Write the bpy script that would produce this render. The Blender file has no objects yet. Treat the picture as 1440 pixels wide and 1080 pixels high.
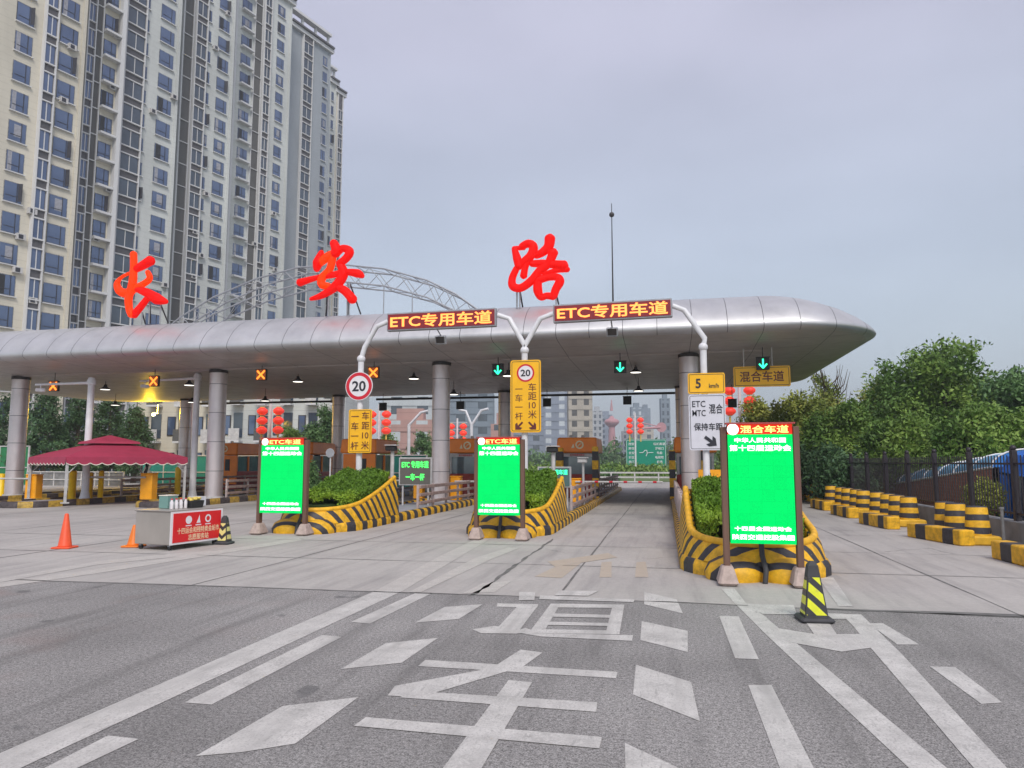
import bpy, math, random
import numpy as np
from mathutils import Vector, Matrix
R = math.radians
rnd = random.Random(7)
scene = bpy.context.scene
col = scene.collection

# ------------------------------------------------------------------ camera
F_PX, YAW, PITCH, EYE = 1040.0, R(11.7), math.atan(110/1040), 1.6
cam_d = bpy.data.cameras.new('camera'); cam = bpy.data.objects.new('camera', cam_d); col.objects.link(cam)
cam_d.sensor_width = 36; cam_d.lens = 36*F_PX/1440; cam_d.clip_end = 4000; cam_d.clip_start = 0.05
cam.location = (0, 0, EYE); cam.rotation_euler = (math.pi/2+PITCH, 0, YAW)
scene.camera = cam

# ------------------------------------------------------------------ light
SUN_EL, SUN_AZ = R(46), R(158)      # azimuth clockwise from +Y (behind the camera, to its right)
w = bpy.data.worlds.new("World"); scene.world = w; w.use_nodes = True
nt = w.node_tree; nt.nodes.clear()
def N(t, **k):
    n = nt.nodes.new(t)
    for a, b in k.items(): setattr(n, a, b)
    return n
sky = N('ShaderNodeTexSky', sky_type='NISHITA', sun_disc=False, sun_elevation=SUN_EL, sun_rotation=SUN_AZ)
bg1 = N('ShaderNodeBackground'); bg1.inputs['Strength'].default_value = 0.03
bg2 = N('ShaderNodeBackground'); bg2.inputs['Strength'].default_value = 0.62
out = N('ShaderNodeOutputWorld'); add = N('ShaderNodeAddShader')
tc = N('ShaderNodeTexCoord'); sep = N('ShaderNodeSeparateXYZ')
ramp = N('ShaderNodeValToRGB')
cr = ramp.color_ramp
cr.elements[0].position = 0.0; cr.elements[0].color = (0.50, 0.585, 0.61, 1)
cr.elements[1].position = 1.0; cr.elements[1].color = (0.52, 0.475, 0.56, 1)
for p, c in ((0.06, (0.49, 0.57, 0.60, 1)), (0.25, (0.44, 0.475, 0.545, 1)), (0.5, (0.445, 0.425, 0.505, 1))):
    e = cr.elements.new(p); e.color = c
noi = N('ShaderNodeTexNoise'); noi.inputs['Scale'].default_value = 2.1; noi.inputs['Detail'].default_value = 5; noi.inputs['Roughness'].default_value = .45
mp = N('ShaderNodeMapping'); mp.inputs['Scale'].default_value = (1, 1, 2.6)
mr = N('ShaderNodeMapRange'); mr.inputs['From Min'].default_value = .3; mr.inputs['From Max'].default_value = .7
mr.inputs['To Min'].default_value = .84; mr.inputs['To Max'].default_value = 1.16
mx = N('ShaderNodeMix', data_type='RGBA', blend_type='MULTIPLY'); mx.inputs[0].default_value = 1
L = nt.links.new
L(tc.outputs['Generated'], sep.inputs[0]); L(sep.outputs['Z'], ramp.inputs[0])
L(tc.outputs['Generated'], mp.inputs[0]); L(mp.outputs[0], noi.inputs[0]); L(noi.outputs[0], mr.inputs[0])
L(ramp.outputs[0], mx.inputs[6]); L(mr.outputs[0], mx.inputs[7])
L(sky.outputs[0], bg1.inputs[0]); L(mx.outputs[2], bg2.inputs[0])
L(bg1.outputs[0], add.inputs[0]); L(bg2.outputs[0], add.inputs[1]); L(add.outputs[0], out.inputs[0])
sd = bpy.data.lights.new('sun', 'SUN'); so = bpy.data.objects.new('sun', sd); col.objects.link(so)
sd.energy = 1.5; sd.angle = R(18); sd.color = (1, .95, .88)
so.rotation_euler = (math.pi/2-SUN_EL, 0, math.pi-SUN_AZ)
scene.view_settings.view_transform = 'Standard'; scene.view_settings.look = 'None'
scene.view_settings.exposure = 0.90; scene.view_settings.gamma = 1

# ------------------------------------------------------------------ photo -> place
def ray(x, y):
    a = (x-720)/F_PX; b = (540-y)/F_PX
    fy = math.cos(PITCH)-b*math.sin(PITCH); fz = math.sin(PITCH)+b*math.cos(PITCH)
    return (a*math.cos(YAW)-fy*math.sin(YAW), a*math.sin(YAW)+fy*math.cos(YAW), fz)
def G(x, y, z=0.0):
    X, Y, Z = ray(x, y); t = (z-EYE)/Z; return (X*t, Y*t, z)
def AY(x, y, YY):
    X, Y, Z = ray(x, y); t = YY/Y; return (X*t, YY, EYE+Z*t)
def AX(x, y, XX):
    X, Y, Z = ray(x, y); t = XX/X; return (XX, Y*t, EYE+Z*t)
def AD(x, y, d):                         # at depth d along the view axis
    X, Y, Z = ray(x, y); wv = -X*math.sin(YAW)+Y*math.cos(YAW); t = d/wv
    return (X*t, Y*t, EYE+Z*t)

# ------------------------------------------------------------------ materials
def mat(name, c, rough=.6, metal=0., noise=0., nscale=5., c2=None, bump=0., emit=None, es=0., spec=.5, stretch=None, detail=4):
    m = bpy.data.materials.new(name); m.use_nodes = True
    t = m.node_tree; b = t.nodes['Principled BSDF']
    b.inputs['Roughness'].default_value = rough; b.inputs['Metallic'].default_value = metal
    b.inputs['Specular IOR Level'].default_value = spec
    b.inputs['Base Color'].default_value = (*c, 1)
    if noise or c2 or bump:
        tcn = t.nodes.new('ShaderNodeTexCoord'); n = t.nodes.new('ShaderNodeTexNoise')
        n.inputs['Scale'].default_value = nscale; n.inputs['Detail'].default_value = detail
        src = tcn.outputs['Object']
        if stretch:
            mpp = t.nodes.new('ShaderNodeMapping'); mpp.inputs['Scale'].default_value = stretch
            t.links.new(src, mpp.inputs[0]); src = mpp.outputs[0]
        t.links.new(src, n.inputs['Vector'])
        rp = t.nodes.new('ShaderNodeValToRGB')
        rp.color_ramp.elements[0].position = .3; rp.color_ramp.elements[1].position = .7
        cc = c2 if c2 else tuple(max(0, v*(1-noise)) for v in c)
        rp.color_ramp.elements[0].color = (*cc, 1); rp.color_ramp.elements[1].color = (*c, 1) if c2 else (*[min(1, v*(1+noise*.5)) for v in c], 1)
        t.links.new(n.outputs[0], rp.inputs[0]); t.links.new(rp.outputs[0], b.inputs['Base Color'])
        if bump:
            bp = t.nodes.new('ShaderNodeBump'); bp.inputs['Strength'].default_value = bump; bp.inputs['Distance'].default_value = .02
            t.links.new(n.outputs[0], bp.inputs['Height']); t.links.new(bp.outputs[0], b.inputs['Normal'])
    if emit:
        b.inputs['Emission Color'].default_value = (*emit, 1); b.inputs['Emission Strength'].default_value = es
    return m

class NT:                                  # small node helper
    def __init__(s, m): s.t = m.node_tree; s.b = s.t.nodes['Principled BSDF']
    def n(s, ty, **k):
        x = s.t.nodes.new(ty)
        for a, b in k.items():
            if a == 'ins':
                for i, v in b.items():
                    if hasattr(v, 'is_output') or isinstance(v, bpy.types.NodeSocket): s.t.links.new(v, x.inputs[i])
                    else: x.inputs[i].default_value = v
            else: setattr(x, a, b)
        return x
    def math(s, op, a, b=0., c=None):
        d = {0: a, 1: b}
        if c is not None: d[2] = c
        return s.n('ShaderNodeMath', operation=op, ins=d).outputs[0]
    def obj(s): return s.n('ShaderNodeTexCoord').outputs['Object']
    def xyz(s, v):
        q = s.n('ShaderNodeSeparateXYZ', ins={0: v}); return q.outputs[0], q.outputs[1], q.outputs[2]
    def noise(s, v, sc, det=4, ro=.5, scale=None):
        if scale: v = s.n('ShaderNodeMapping', ins={0: v, 3: scale}).outputs[0]
        return s.n('ShaderNodeTexNoise', ins={'Vector': v, 'Scale': sc, 'Detail': det, 'Roughness': ro}).outputs[0]
    def mr(s, v, a, b, c=0., d=1.): return s.n('ShaderNodeMapRange', ins={0: v, 1: a, 2: b, 3: c, 4: d}).outputs[0]
    def mix(s, f, a, b, bt='MIX'):
        x = s.n('ShaderNodeMix', data_type='RGBA', blend_type=bt)
        for i, v in ((0, f), (6, a), (7, b)):
            if isinstance(v, bpy.types.NodeSocket): s.t.links.new(v, x.inputs[i])
            else: x.inputs[i].default_value = (*v, 1) if isinstance(v, tuple) and len(v) == 3 else v
        return x.outputs[2]
    def col(s, v): s.t.links.new(v, s.b.inputs['Base Color'])
    def bump(s, h, st=.3, d=.01):
        x = s.n('ShaderNodeBump', ins={'Height': h, 'Strength': st, 'Distance': d}); s.t.links.new(x.outputs[0], s.b.inputs['Normal'])

M = {}
def stripes(name, axis_fn, period, ca, cb, duty=.5, rough=.55, grime=.35):
    m = mat(name, ca, rough); k = NT(m); o = k.obj(); x, y, z = k.xyz(o)
    v = axis_fn(k, x, y, z)
    nz = k.noise(o, 1.5, 2)
    v = k.math('ADD', v, k.math('MULTIPLY', nz, .06))
    f = k.math('GREATER_THAN', k.math('FRACT', k.math('DIVIDE', v, period)), duty)
    g = k.mr(k.noise(o, 9, 6, .65), .35, .7, 1-grime, 1.08)
    c = k.mix(f, ca, cb)
    gg = k.n('ShaderNodeCombineColor', ins={0: g, 1: g, 2: g}).outputs[0]
    c = k.mix(1., c, gg, 'MULTIPLY')
    chip = k.math('GREATER_THAN', k.noise(o, 22, 5, .7), .66)
    c = k.mix(k.math('MULTIPLY', chip, .6), c, (.30, .27, .23))
    k.col(c); k.bump(k.noise(o, 30, 4), .3, .01)
    return m
YEL, BLK = (.88, .48, .012), (.045, .042, .05)
M['bow'] = stripes('bow_stripes', lambda k, x, y, z: k.math('ADD', k.math('ADD', y, k.math('MULTIPLY', k.math('ABSOLUTE', x), .25)), k.math('MULTIPLY', z, .75)), .36, BLK, YEL, .42)
M['kerb'] = stripes('kerb_stripes', lambda k, x, y, z: k.math('ADD', k.math('ADD', y, 50.1), k.math('MULTIPLY', k.math('ABSOLUTE', x), .6)), .62, YEL, BLK, .5, grime=.5)
M['kerb_x'] = stripes('kerb_stripes_old', lambda k, x, y, z: k.math('ADD', k.math('ADD', y, 50.1), k.math('ABSOLUTE', x)), 1.3, (.6, .38, .06), (.09, .07, .07), .5, grime=.6)
M['postz'] = stripes('post_bands', lambda k, x, y, z: k.math('ADD', z, 10.), .70, YEL, BLK, .5)
M['barrel'] = stripes('bollard_bands', lambda k, x, y, z: k.math('ADD', z, .0), .25, BLK, YEL, .48, grime=.3)
M['block'] = stripes('block_bands', lambda k, x, y, z: k.math('ADD', y, 0.33), .92, YEL, BLK, .62, grime=.45)
M['chev'] = stripes('chevron_tape', lambda k, x, y, z: k.math('ADD', k.math('ADD', z, 10.), k.math('MULTIPLY', x, .9)), .17, (.04, .04, .045), (.75, .78, .03), .45, rough=.35, grime=.1)
M['chevv'] = stripes('vee_tape', lambda k, x, y, z: k.math('ADD', k.math('SUBTRACT', 10., z), k.math('MULTIPLY', k.math('ABSOLUTE', x), 1.)), .17, (.04, .04, .045), (.75, .68, .25), .45, rough=.35, grime=.1)

def ground_mats():
    m = mat('asphalt', (.2, .2, .2), .9, spec=.25); k = NT(m); o = k.obj()
    fine = k.noise(o, 95, 2, .7); mid = k.noise(o, 34, 3, .7); big = k.noise(o, .35, 4, .55)
    v = k.math('ADD', k.math('MULTIPLY', k.mr(fine, .4, .6, -.5, .5), .62), k.math('MULTIPLY', k.mr(mid, .35, .65, -.5, .5), .5))
    v = k.mr(v, -.5, .5, 0, 1)
    c = k.mix(v, (.105, .101, .097), (.46, .442, .425))
    patch = k.mr(big, .35, .68, .74, 1.16)
    pc = k.n('ShaderNodeCombineColor', ins={0: patch, 1: patch, 2: patch}).outputs[0]
    c = k.mix(1., c, pc, 'MULTIPLY')
    x, y, z = k.xyz(o)
    red = k.mr(k.noise(o, .5, 3), .5, .68, 0, .5)
    tyre = k.mr(k.noise(o, 1.1, 4, .6, (3.2, .22, 1)), .5, .72, 0, .55)
    c = k.mix(tyre, c, (.13, .125, .12)); c = k.mix(k.mr(k.noise(o, 1.7, 2, .4), .70, .74, 0, .6), c, (.10, .10, .10))
    near = k.math('MULTIPLY', k.mr(x, -3.5, -6.5, 0, 1), red)
    c = k.mix(near, c, (.30, .16, .13))
    k.col(c); k.bump(fine, .5, .006); M['asphalt'] = m
    m = mat('concrete', (.4, .39, .38), .85, spec=.3); k = NT(m); o = k.obj(); x, y, z = k.xyz(o)
    a = k.noise(o, .55, 5, .6); b = k.noise(o, 14, 5, .7); s = k.noise(o, 1.2, 4, .6, (3.5, .28, 1))
    c = k.mix(k.mr(a, .3, .7), (.41, .385, .36), (.51, .485, .45))
    c = k.mix(k.mr(b, .35, .75, 0, .30), c, (.21, .20, .19))
    c = k.mix(k.mr(s, .48, .75, 0, .45), c, (.19, .18, .18))
    # darker wheel-worn band down each lane
    lane = k.math('FRACT', k.math('DIVIDE', k.math('ADD', x, 50.3), 4.75))
    band = k.math('SUBTRACT', 1., k.math('MULTIPLY', k.math('ABSOLUTE', k.math('SUBTRACT', lane, .44)), 3.4))
    band = k.math('MULTIPLY', k.math('MAXIMUM', band, 0.), k.mr(y, 12, 26, 0, 1))
    c = k.mix(k.math('MULTIPLY', band, .38), c, (.17, .17, .16))
    fine = k.noise(o, 80, 3, .7); c = k.mix(k.mr(fine, .4, .7, 0, .25), c, (.25, .235, .23))
    k.col(c); k.bump(b, .25, .01); M['concrete'] = m
    for nm, base, wear, lo in (('paint', (.64, .62, .585), (.29, .28, .265), .50), ('paint_old', (.60, .57, .52), (.38, .36, .34), .43), ('paint_orange', (.56, .40, .20), (.41, .39, .37), .33)):
        m = mat(nm, base, .7, spec=.3); k = NT(m); o = k.obj()
        f = k.mr(k.noise(o, 60, 4, .8), lo, lo+.12, 0, .7); g2 = k.mr(k.noise(o, 2.2, 5, .65), .44, .72, 0, .95)
        f2 = k.math('MAXIMUM', f, k.math('MULTIPLY', g2, k.mr(k.noise(o, 40, 3, .8), .4, .55)))
        tyre = k.mr(k.noise(o, 1.1, 4, .6, (3.2, .22, 1)), .48, .68, 0, .62); f2 = k.math('MAXIMUM', f2, tyre); scr = k.mr(k.noise(o, 9, 5, .75, (2.5, .5, 1)), .56, .64, 0, .7); f2 = k.math('MAXIMUM', f2, scr)
        c = k.mix(k.mr(k.noise(o, 5, 4), .3, .7), tuple(v*.8 for v in base), base)
        k.col(k.mix(f2, c, wear)); M[nm] = m
ground_mats()

def steel(name, c, rough, period=None, axis='x', metal=.75, seamw=.022, off=200., streak=True):
    m = mat(name, c, rough, metal); k = NT(m); o = k.obj(); x, y, z = k.xyz(o)
    cc = k.mix(k.mr(k.noise(o, 1.2, 5, .6, (1, 1, .25) if streak else None), .3, .7), tuple(v*.9 for v in c), tuple(min(1, v*1.1) for v in c))
    if period:
        for ax, p in (zip(axis, period if isinstance(period, (tuple, list)) else [period])):
            v = {'x': x, 'y': y, 'z': z}[ax]
            f = k.math('LESS_THAN', k.math('FRACT', k.math('DIVIDE', k.math('ADD', v, off), p)), seamw/p)
            cc = k.mix(f, cc, (.09, .09, .095))
    k.col(cc); r = k.mr(k.noise(o, 2.5, 4), .3, .7, rough*.85, rough*1.2); k.t.links.new(r, k.b.inputs['Roughness'])
    return m
M['rim'] = steel('rim_panels', (.53, .53, .54), .46, (1.08,), 'x', .6, seamw=.018)
M['soffit'] = steel('soffit_panels', (.48, .455, .44), .5, (2.16, 1.5), 'xy', .35, seamw=.02)
M['roof'] = steel('roof_sheet', (.42, .42, .45), .5, (1.08,), 'x', .5)
M['colm'] = steel('column_cladding', (.68, .61, .61), .36, (1.17,), 'z', .6, seamw=.02, streak=False)
M['white'] = mat('white_paint_metal', (.72, .72, .74), .4, noise=.12, nscale=4)
M['dwhite'] = mat('dull_white', (.55, .54, .53), .6, noise=.2, nscale=6)
M['galv'] = mat('galvanised', (.36, .37, .39), .5, .4, noise=.15)
M['black'] = mat('black_plastic', (.02, .02, .022), .5)
M['dark'] = mat('dark_metal', (.05, .045, .045), .45, .3, noise=.3)
M['wood'] = mat('brown_frame', (.16, .085, .06), .55, noise=.3, nscale=8, stretch=(1, 1, .1))
M['stone'] = mat('pinkish_concrete', (.46, .36, .32), .85, noise=.25, nscale=12, bump=.2)
M['yellow'] = mat('yellow_sign', (.95, .50, .008), .4, noise=.08, nscale=3)
M['yel2'] = mat('yellow_tube', (.95, .60, .01), .4, noise=.15)
M['orange'] = mat('orange_box', (.95, .40, .01), .4, noise=.12)
M['booth'] = mat('booth_orange', (1.0, .25, .010), .4, noise=.15, nscale=2)
M['boothd'] = mat('booth_red', (.36, .03, .02), .45, noise=.2)
M['red'] = mat('red_sign', (.70, .01, .015), .4)
M['redring'] = mat('red_ring', (.62, .01, .03), .35)
M['signwhite'] = mat('sign_white', (.78, .76, .78), .4)
M['signlilac'] = mat('sign_grey_white', (.66, .66, .72), .4, noise=.05)
M['ink'] = mat('sign_ink', (.02, .02, .03), .5)
M['inkbrown'] = mat('sign_brown_ink', (.12, .02, .02), .5)
M['glass'] = mat('dark_glass', (.05, .07, .10), .08, 0, spec=1.0, noise=.4, nscale=.35)
M['glassb'] = mat('booth_glass', (.16, .21, .24), .08, .2, spec=1.0, noise=.3, nscale=1.5)
M['winblue'] = mat('window_glass', (.06, .09, .17), .08, .3, spec=1.0, noise=.5, nscale=.2, c2=(.13, .18, .30))
M['curtain'] = mat('drawn_curtain', (.34, .34, .37), .3, noise=.3)
M['frame'] = mat('window_frame', (.035, .035, .045), .5)
M['aptA'] = None
def wallm(name, c, ln=.75):
    m = mat(name, c, .8); k = NT(m); o = k.obj(); x, y, z = k.xyz(o)
    cc = k.mix(k.mr(k.noise(o, .25, 5, .6, (1, 1, .3)), .3, .7), tuple(v*.82 for v in c), tuple(min(1, v*1.08) for v in c))
    f = k.math('LESS_THAN', k.math('FRACT', k.math('DIVIDE', k.math('ADD', z, 100.), ln)), .07)
    cc = k.mix(k.math('MULTIPLY', f, .35), cc, tuple(v*.55 for v in c)); k.col(cc); return m
M['aptA'] = wallm('apartment_beige', (.64, .60, .50)); M['aptB'] = wallm('apartment_pale', (.56, .58, .56)); M['aptC'] = wallm('apartment_grey_panel', (.34, .37, .40), .5)
M['louvre'] = wallm('louvre', (.11, .108, .105), .2); M['spandrel'] = mat('spandrel', (.10, .095, .10), .5, noise=.2)
M['trim'] = mat('white_trim', (.62, .62, .62), .6)
M['maroon'] = mat('maroon_canvas', (.40, .035, .085), .7, noise=.12, nscale=3)
M['cream'] = mat('cream_edge', (.78, .72, .62), .7)
M['cone'] = mat('orange_cone', (.85, .10, .03), .45, noise=.1)
M['cone2'] = mat('orange_cone_b', (.85, .20, .01), .45, noise=.1)
M['rubber'] = mat('rubber', (.05, .05, .055), .7, noise=.3)
M['lantern'] = mat('lantern_red', (.75, .04, .03), .5, emit=(1, .06, .03), es=.25)
M['lantgold'] = mat('lantern_gold', (.8, .55, .12), .5)
M['led_bg'] = mat('led_board', (.07, .008, .012), .5, emit=(.5, .02, .03), es=.18)
M['led_or'] = mat('led_orange', (.9, .3, .05), .5, emit=(1, .25, .055), es=1.15)
M['led_hot'] = mat('led_amber', (.9, .45, .1), .5, emit=(1, .55, .14), es=1.3)
M['led_hdr'] = mat('led_header_red', (.3, .02, .01), .9, emit=(.85, .04, .02), es=.42, spec=.05)
M['led_gr'] = mat('led_green_screen', (.0, .12, .03), .9, emit=(0, 1, .17), es=.52, spec=.05)
M['led_tx'] = mat('led_white_text', (.9, .9, .9), .4, emit=(.9, 1, .92), es=1.0)
M['led_g2'] = mat('led_green_text', (.1, .8, .4), .4, emit=(.02, 1, .40), es=1.2)
M['led_g3'] = mat('led_lime_text', (.1, .8, .1), .4, emit=(.04, 1, .12), es=1.2)
M['sig_g'] = mat('signal_green', (.1, .8, .4), .4, emit=(.02, 1, .42), es=1.4)
M['sig_x'] = mat('signal_orange', (.9, .3, .05), .4, emit=(1, .22, .02), es=1.3)
M['sig_b'] = mat('signal_dim_orange', (.22, .05, .01), .5, emit=(1, .22, .01), es=.10)
M['neon'] = mat('letter_red', (.60, .004, .003), .6, emit=(1, .006, .003), es=.28, spec=.12)
M['neon_o'] = mat('letter_orange', (.70, .02, .003), .6, emit=(1, .05, .0), es=.45, spec=.12)
M['lampdisc'] = mat('lamp_glow', (.9, .9, .85), .4, emit=(1, .95, .85), es=1.2)
M['teal'] = mat('teal_panel', (.02, .24, .20), .5, noise=.2, nscale=.5)
M['greenf'] = mat('green_mesh', (.02, .20, .07), .6, noise=.2)
M['signgreen'] = mat('highway_green', (.0, .27, .17), .45, noise=.1)
M['iron'] = mat('black_iron', (.035, .028, .035), .45, .3)
M['wallc'] = mat('grey_wall', (.22, .22, .22), .9, noise=.3, nscale=3, bump=.3)
M['brick'] = mat('brick', (.33, .15, .12), .85)
k = NT(M['led_gr']); lx, ly, lz = k.xyz(k.obj())
ix = k.math('FLOOR', k.math('DIVIDE', lx, .155)); iz = k.math('FLOOR', k.math('DIVIDE', lz, .155))
md = k.n('ShaderNodeTexWhiteNoise', ins={0: k.n('ShaderNodeCombineXYZ', ins={0: ix, 1: 0., 2: iz}).outputs[0]}).outputs[0]
sm_ = k.math('MAXIMUM', k.math('LESS_THAN', k.math('FRACT', k.math('DIVIDE', lx, .155)), .05), k.math('LESS_THAN', k.math('FRACT', k.math('DIVIDE', lz, .155)), .05))
dots = k.mr(k.noise(k.obj(), 130, 1, .5), .35, .65, .80, 1.12)
es_ = k.math('MULTIPLY', k.math('MULTIPLY', k.mr(md, 0, 1, .47, .51), k.mr(sm_, 0, 1, 1, .90)), dots)
k.t.links.new(es_, k.b.inputs['Emission Strength'])
k = NT(M['brick']); o_b = k.obj(); xb, yb, zb_ = k.xyz(o_b); fb = k.math('LESS_THAN', k.math('FRACT', k.math('MULTIPLY', zb_, 9.)), .14); k.col(k.mix(k.math('MULTIPLY', fb, .5), k.mix(k.noise(o_b, 6, 4), (.42, .17, .12), (.28, .10, .08)), (.40, .32, .28)))
M['blueroof'] = mat('blue_vault_sheet', (.13, .33, .50), .8, noise=.25, nscale=2)
M['bluetarp'] = mat('blue_tarpaulin', (.01, .15, .62), .5, noise=.3, nscale=3)
M['timber'] = mat('weathered_boards', (.20, .20, .26), .8, c2=(.05, .05, .08), nscale=4, stretch=(8, 8, .5))
M['rail'] = mat('guard_rail_timber', (.38, .27, .24), .7, noise=.3, nscale=5)
M['silver'] = mat('silver_sheet', (.48, .44, .40), .42, .6, noise=.12, nscale=2)
M['bark'] = mat('bark', (.10, .075, .055), .9, noise=.3, nscale=6)
M['joint'] = mat('tar_joint', (.17, .165, .155), .8, noise=.4, nscale=4)
M['grass'] = mat('grass', (.11, .16, .04), .9, noise=.4, nscale=3)
M['earth'] = mat('ground_dirt', (.22, .21, .19), .95, noise=.3, nscale=.3)
def leafm(name, c1, c2, c3):
    m = mat(name, c1, .6, spec=.3); k = NT(m); o = k.obj()
    r = k.n('ShaderNodeNewGeometry').outputs['Random Per Island']
    c = k.mix(r, c1, c2); c = k.mix(k.mr(k.noise(o, .55, 3), .42, .62), c, c3); k.col(c)
    return m
M['leafA'] = leafm('leaf_green', (.13, .24, .035), (.24, .34, .07), (.08, .16, .03))
M['leafB'] = leafm('leaf_olive', (.22, .27, .04), (.34, .34, .07), (.15, .20, .035))
M['leafC'] = leafm('leaf_dark_pine', (.045, .11, .05), (.10, .18, .07), (.05, .10, .04))
M['leafD'] = leafm('leaf_blue_green', (.085, .18, .06), (.16, .27, .09), (.06, .12, .05))
M['leafH'] = leafm('leaf_hedge', (.17, .30, .015), (.30, .44, .04), (.10, .20, .015))
M['leafR'] = leafm('leaf_red_flower', (.5, .03, .05), (.12, .14, .03), (.2, .03, .02))
M['bluish'] = wallm('tower_bluish', (.26, .30, .37), 3.1); M['greyt'] = wallm('tower_grey', (.42, .44, .46), 3.1); M['beiget'] = wallm('tower_beige', (.46, .42, .36), 3.1)
M['pinkt'] = mat('pink_frame', (.50, .25, .27), .6); M['glasst'] = wallm('tower_glass', (.22, .27, .32), 3.5)
M['whiteb'] = wallm('block_white', (.55, .60, .63), 3.); M['pinkb'] = wallm('block_pink', (.48, .30, .27), 3.)

# ------------------------------------------------------------------ mesh helpers
class MB:
    def __init__(s): s.v = []; s.f = []; s.mi = []; s.mats = []; s.sm = []
    def m(s, name):
        if name not in s.mats: s.mats.append(name)
        return s.mats.index(name)
    def add(s, vs, fs, mt, smooth=False):
        o = len(s.v); s.v += [tuple(v) for v in vs]; i = s.m(mt)
        for f in fs: s.f.append(tuple(a+o for a in f)); s.mi.append(i); s.sm.append(smooth)
        return s
    def box(s, c, d, mt, rz=0, bev=0, rx=0, ry=0, taper=1.):
        hx, hy, hz = d[0]/2, d[1]/2, d[2]/2
        Mx = Matrix.Translation(c) @ Matrix.Rotation(rz, 4, 'Z') @ Matrix.Rotation(ry, 4, 'Y') @ Matrix.Rotation(rx, 4, 'X')
        if bev <= 0:
            vs = [Mx @ Vector((x*hx*(taper if z > 0 else 1), y*hy*(taper if z > 0 else 1), z*hz)) for z in (-1, 1) for x, y in ((-1, -1), (1, -1), (1, 1), (-1, 1))]
            return s.add(vs, [(3, 2, 1, 0), (4, 5, 6, 7), (0, 1, 5, 4), (1, 2, 6, 5), (2, 3, 7, 6), (3, 0, 4, 7)], mt)
        b = min(bev, hx*.9, hy*.9, hz*.9); ring = []
        for z, ins in ((-hz, b), (-hz+b, 0), (hz-b, 0), (hz, b)):
            t = taper if z > 0 else 1
            X, Y = (hx-ins)*t, (hy-ins)*t; q = b
            pts = [(-X+q, -Y), (X-q, -Y), (X, -Y+q), (X, Y-q), (X-q, Y), (-X+q, Y), (-X, Y-q), (-X, -Y+q)]
            ring.append([Mx @ Vector((p[0], p[1], z)) for p in pts])
        vs = [p for r in ring for p in r]; fs = [tuple(range(7, -1, -1)), tuple(24+i for i in range(8))]
        for j in range(3):
            for i in range(8): a = j*8+i; bb = j*8+(i+1) % 8; fs.append((a, bb, bb+8, a+8))
        return s.add(vs, fs, mt)
    def tube(s, pts, r, mt, seg=10, cap=True, smooth=True, flat=1.):
        P = [Vector(p) for p in pts]; n = len(P); rr = r if isinstance(r, (list, tuple)) else [r]*n
        vs = []; up = None
        for i, p in enumerate(P):
            t = (P[min(i+1, n-1)]-P[max(i-1, 0)]).normalized()
            if up is None: up = Vector((0, 0, 1)) if abs(t.z) < .9 else Vector((0, 1, 0))
            a = t.cross(up)
            if a.length < 1e-4: a = t.cross(Vector((1, 0, 0)))
            a.normalize(); b = a.cross(t).normalized(); up = b
            for j in range(seg):
                th = 2*math.pi*j/seg; q = a*math.cos(th)*rr[i]+b*math.sin(th)*rr[i]
                if flat != 1.: q.y *= flat
                vs.append(p+q)
        fs = []
        for i in range(n-1):
            for j in range(seg): a = i*seg+j; b = i*seg+(j+1) % seg; fs.append((a, b, b+seg, a+seg))
        s.add(vs, fs, mt, smooth)
        if cap: s.add(vs[:seg], [tuple(range(seg-1, -1, -1))], mt); s.add(vs[-seg:], [tuple(range(seg))], mt)
        return s
    def cyl(s, c, r, h, mt, seg=24, r2=None):
        return s.tube([c, (c[0], c[1], c[2]+h)], [r, r if r2 is None else r2], mt, seg)
    def lathe(s, c, prof, mt, seg=24, smooth=True):
        vs = [(c[0]+r*math.cos(2*math.pi*j/seg), c[1]+r*math.sin(2*math.pi*j/seg), c[2]+z) for r, z in prof for j in range(seg)]; fs = []
        for i in range(len(prof)-1):
            for j in range(seg): a = i*seg+j; b = i*seg+(j+1) % seg; fs.append((a, b, b+seg, a+seg))
        return s.add(vs, fs, mt, smooth)
    def ball(s, c, r, mt, seg=12, sz=1.):
        pr = [(max(1e-3, r*math.sin(math.pi*i/8)), -r*sz*math.cos(math.pi*i/8)) for i in range(9)]
        return s.lathe(c, pr, mt, seg)
    def prism(s, poly, y0, y1, mt):            # polygon in XZ, thickness along Y
        n = len(poly); vs = [(x, y0, z) for x, z in poly]+[(x, y1, z) for x, z in poly]
        fs = [tuple(range(n)), tuple(range(2*n-1, n-1, -1))]+[((i+1) % n, i, i+n, (i+1) % n+n) for i in range(n)]
        return s.add(vs, fs, mt)
    def sheet(s, poly, z, mt, mat4=None): return s.add([(p[0], p[1], z) for p in poly], [tuple(range(len(poly)))], mt)
    def mesh(s, name):
        me = bpy.data.meshes.new(name); me.from_pydata(s.v, [], s.f)
        for n in s.mats: me.materials.append(M[n])
        me.polygons.foreach_set('material_index', s.mi); me.polygons.foreach_set('use_smooth', s.sm); me.update()
        return me
    def build(s, name, parent=None, label=None, cat=None, group=None, kind=None, loc=(0, 0, 0), fix=True):
        me = s.mesh(name)
        if fix:
            import bmesh
            bm = bmesh.new(); bm.from_mesh(me); bmesh.ops.recalc_face_normals(bm, faces=bm.faces); bm.to_mesh(me); bm.free()
        o = bpy.data.objects.new(name, me); col.objects.link(o); o.location = loc
        if parent: o.parent = parent
        return tag(o, label, cat, group, kind)
def tag(o, label=None, cat=None, group=None, kind=None):
    for a, b in (('label', label), ('category', cat), ('group', group), ('kind', kind)):
        if b: o[a] = b
    return o
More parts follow.
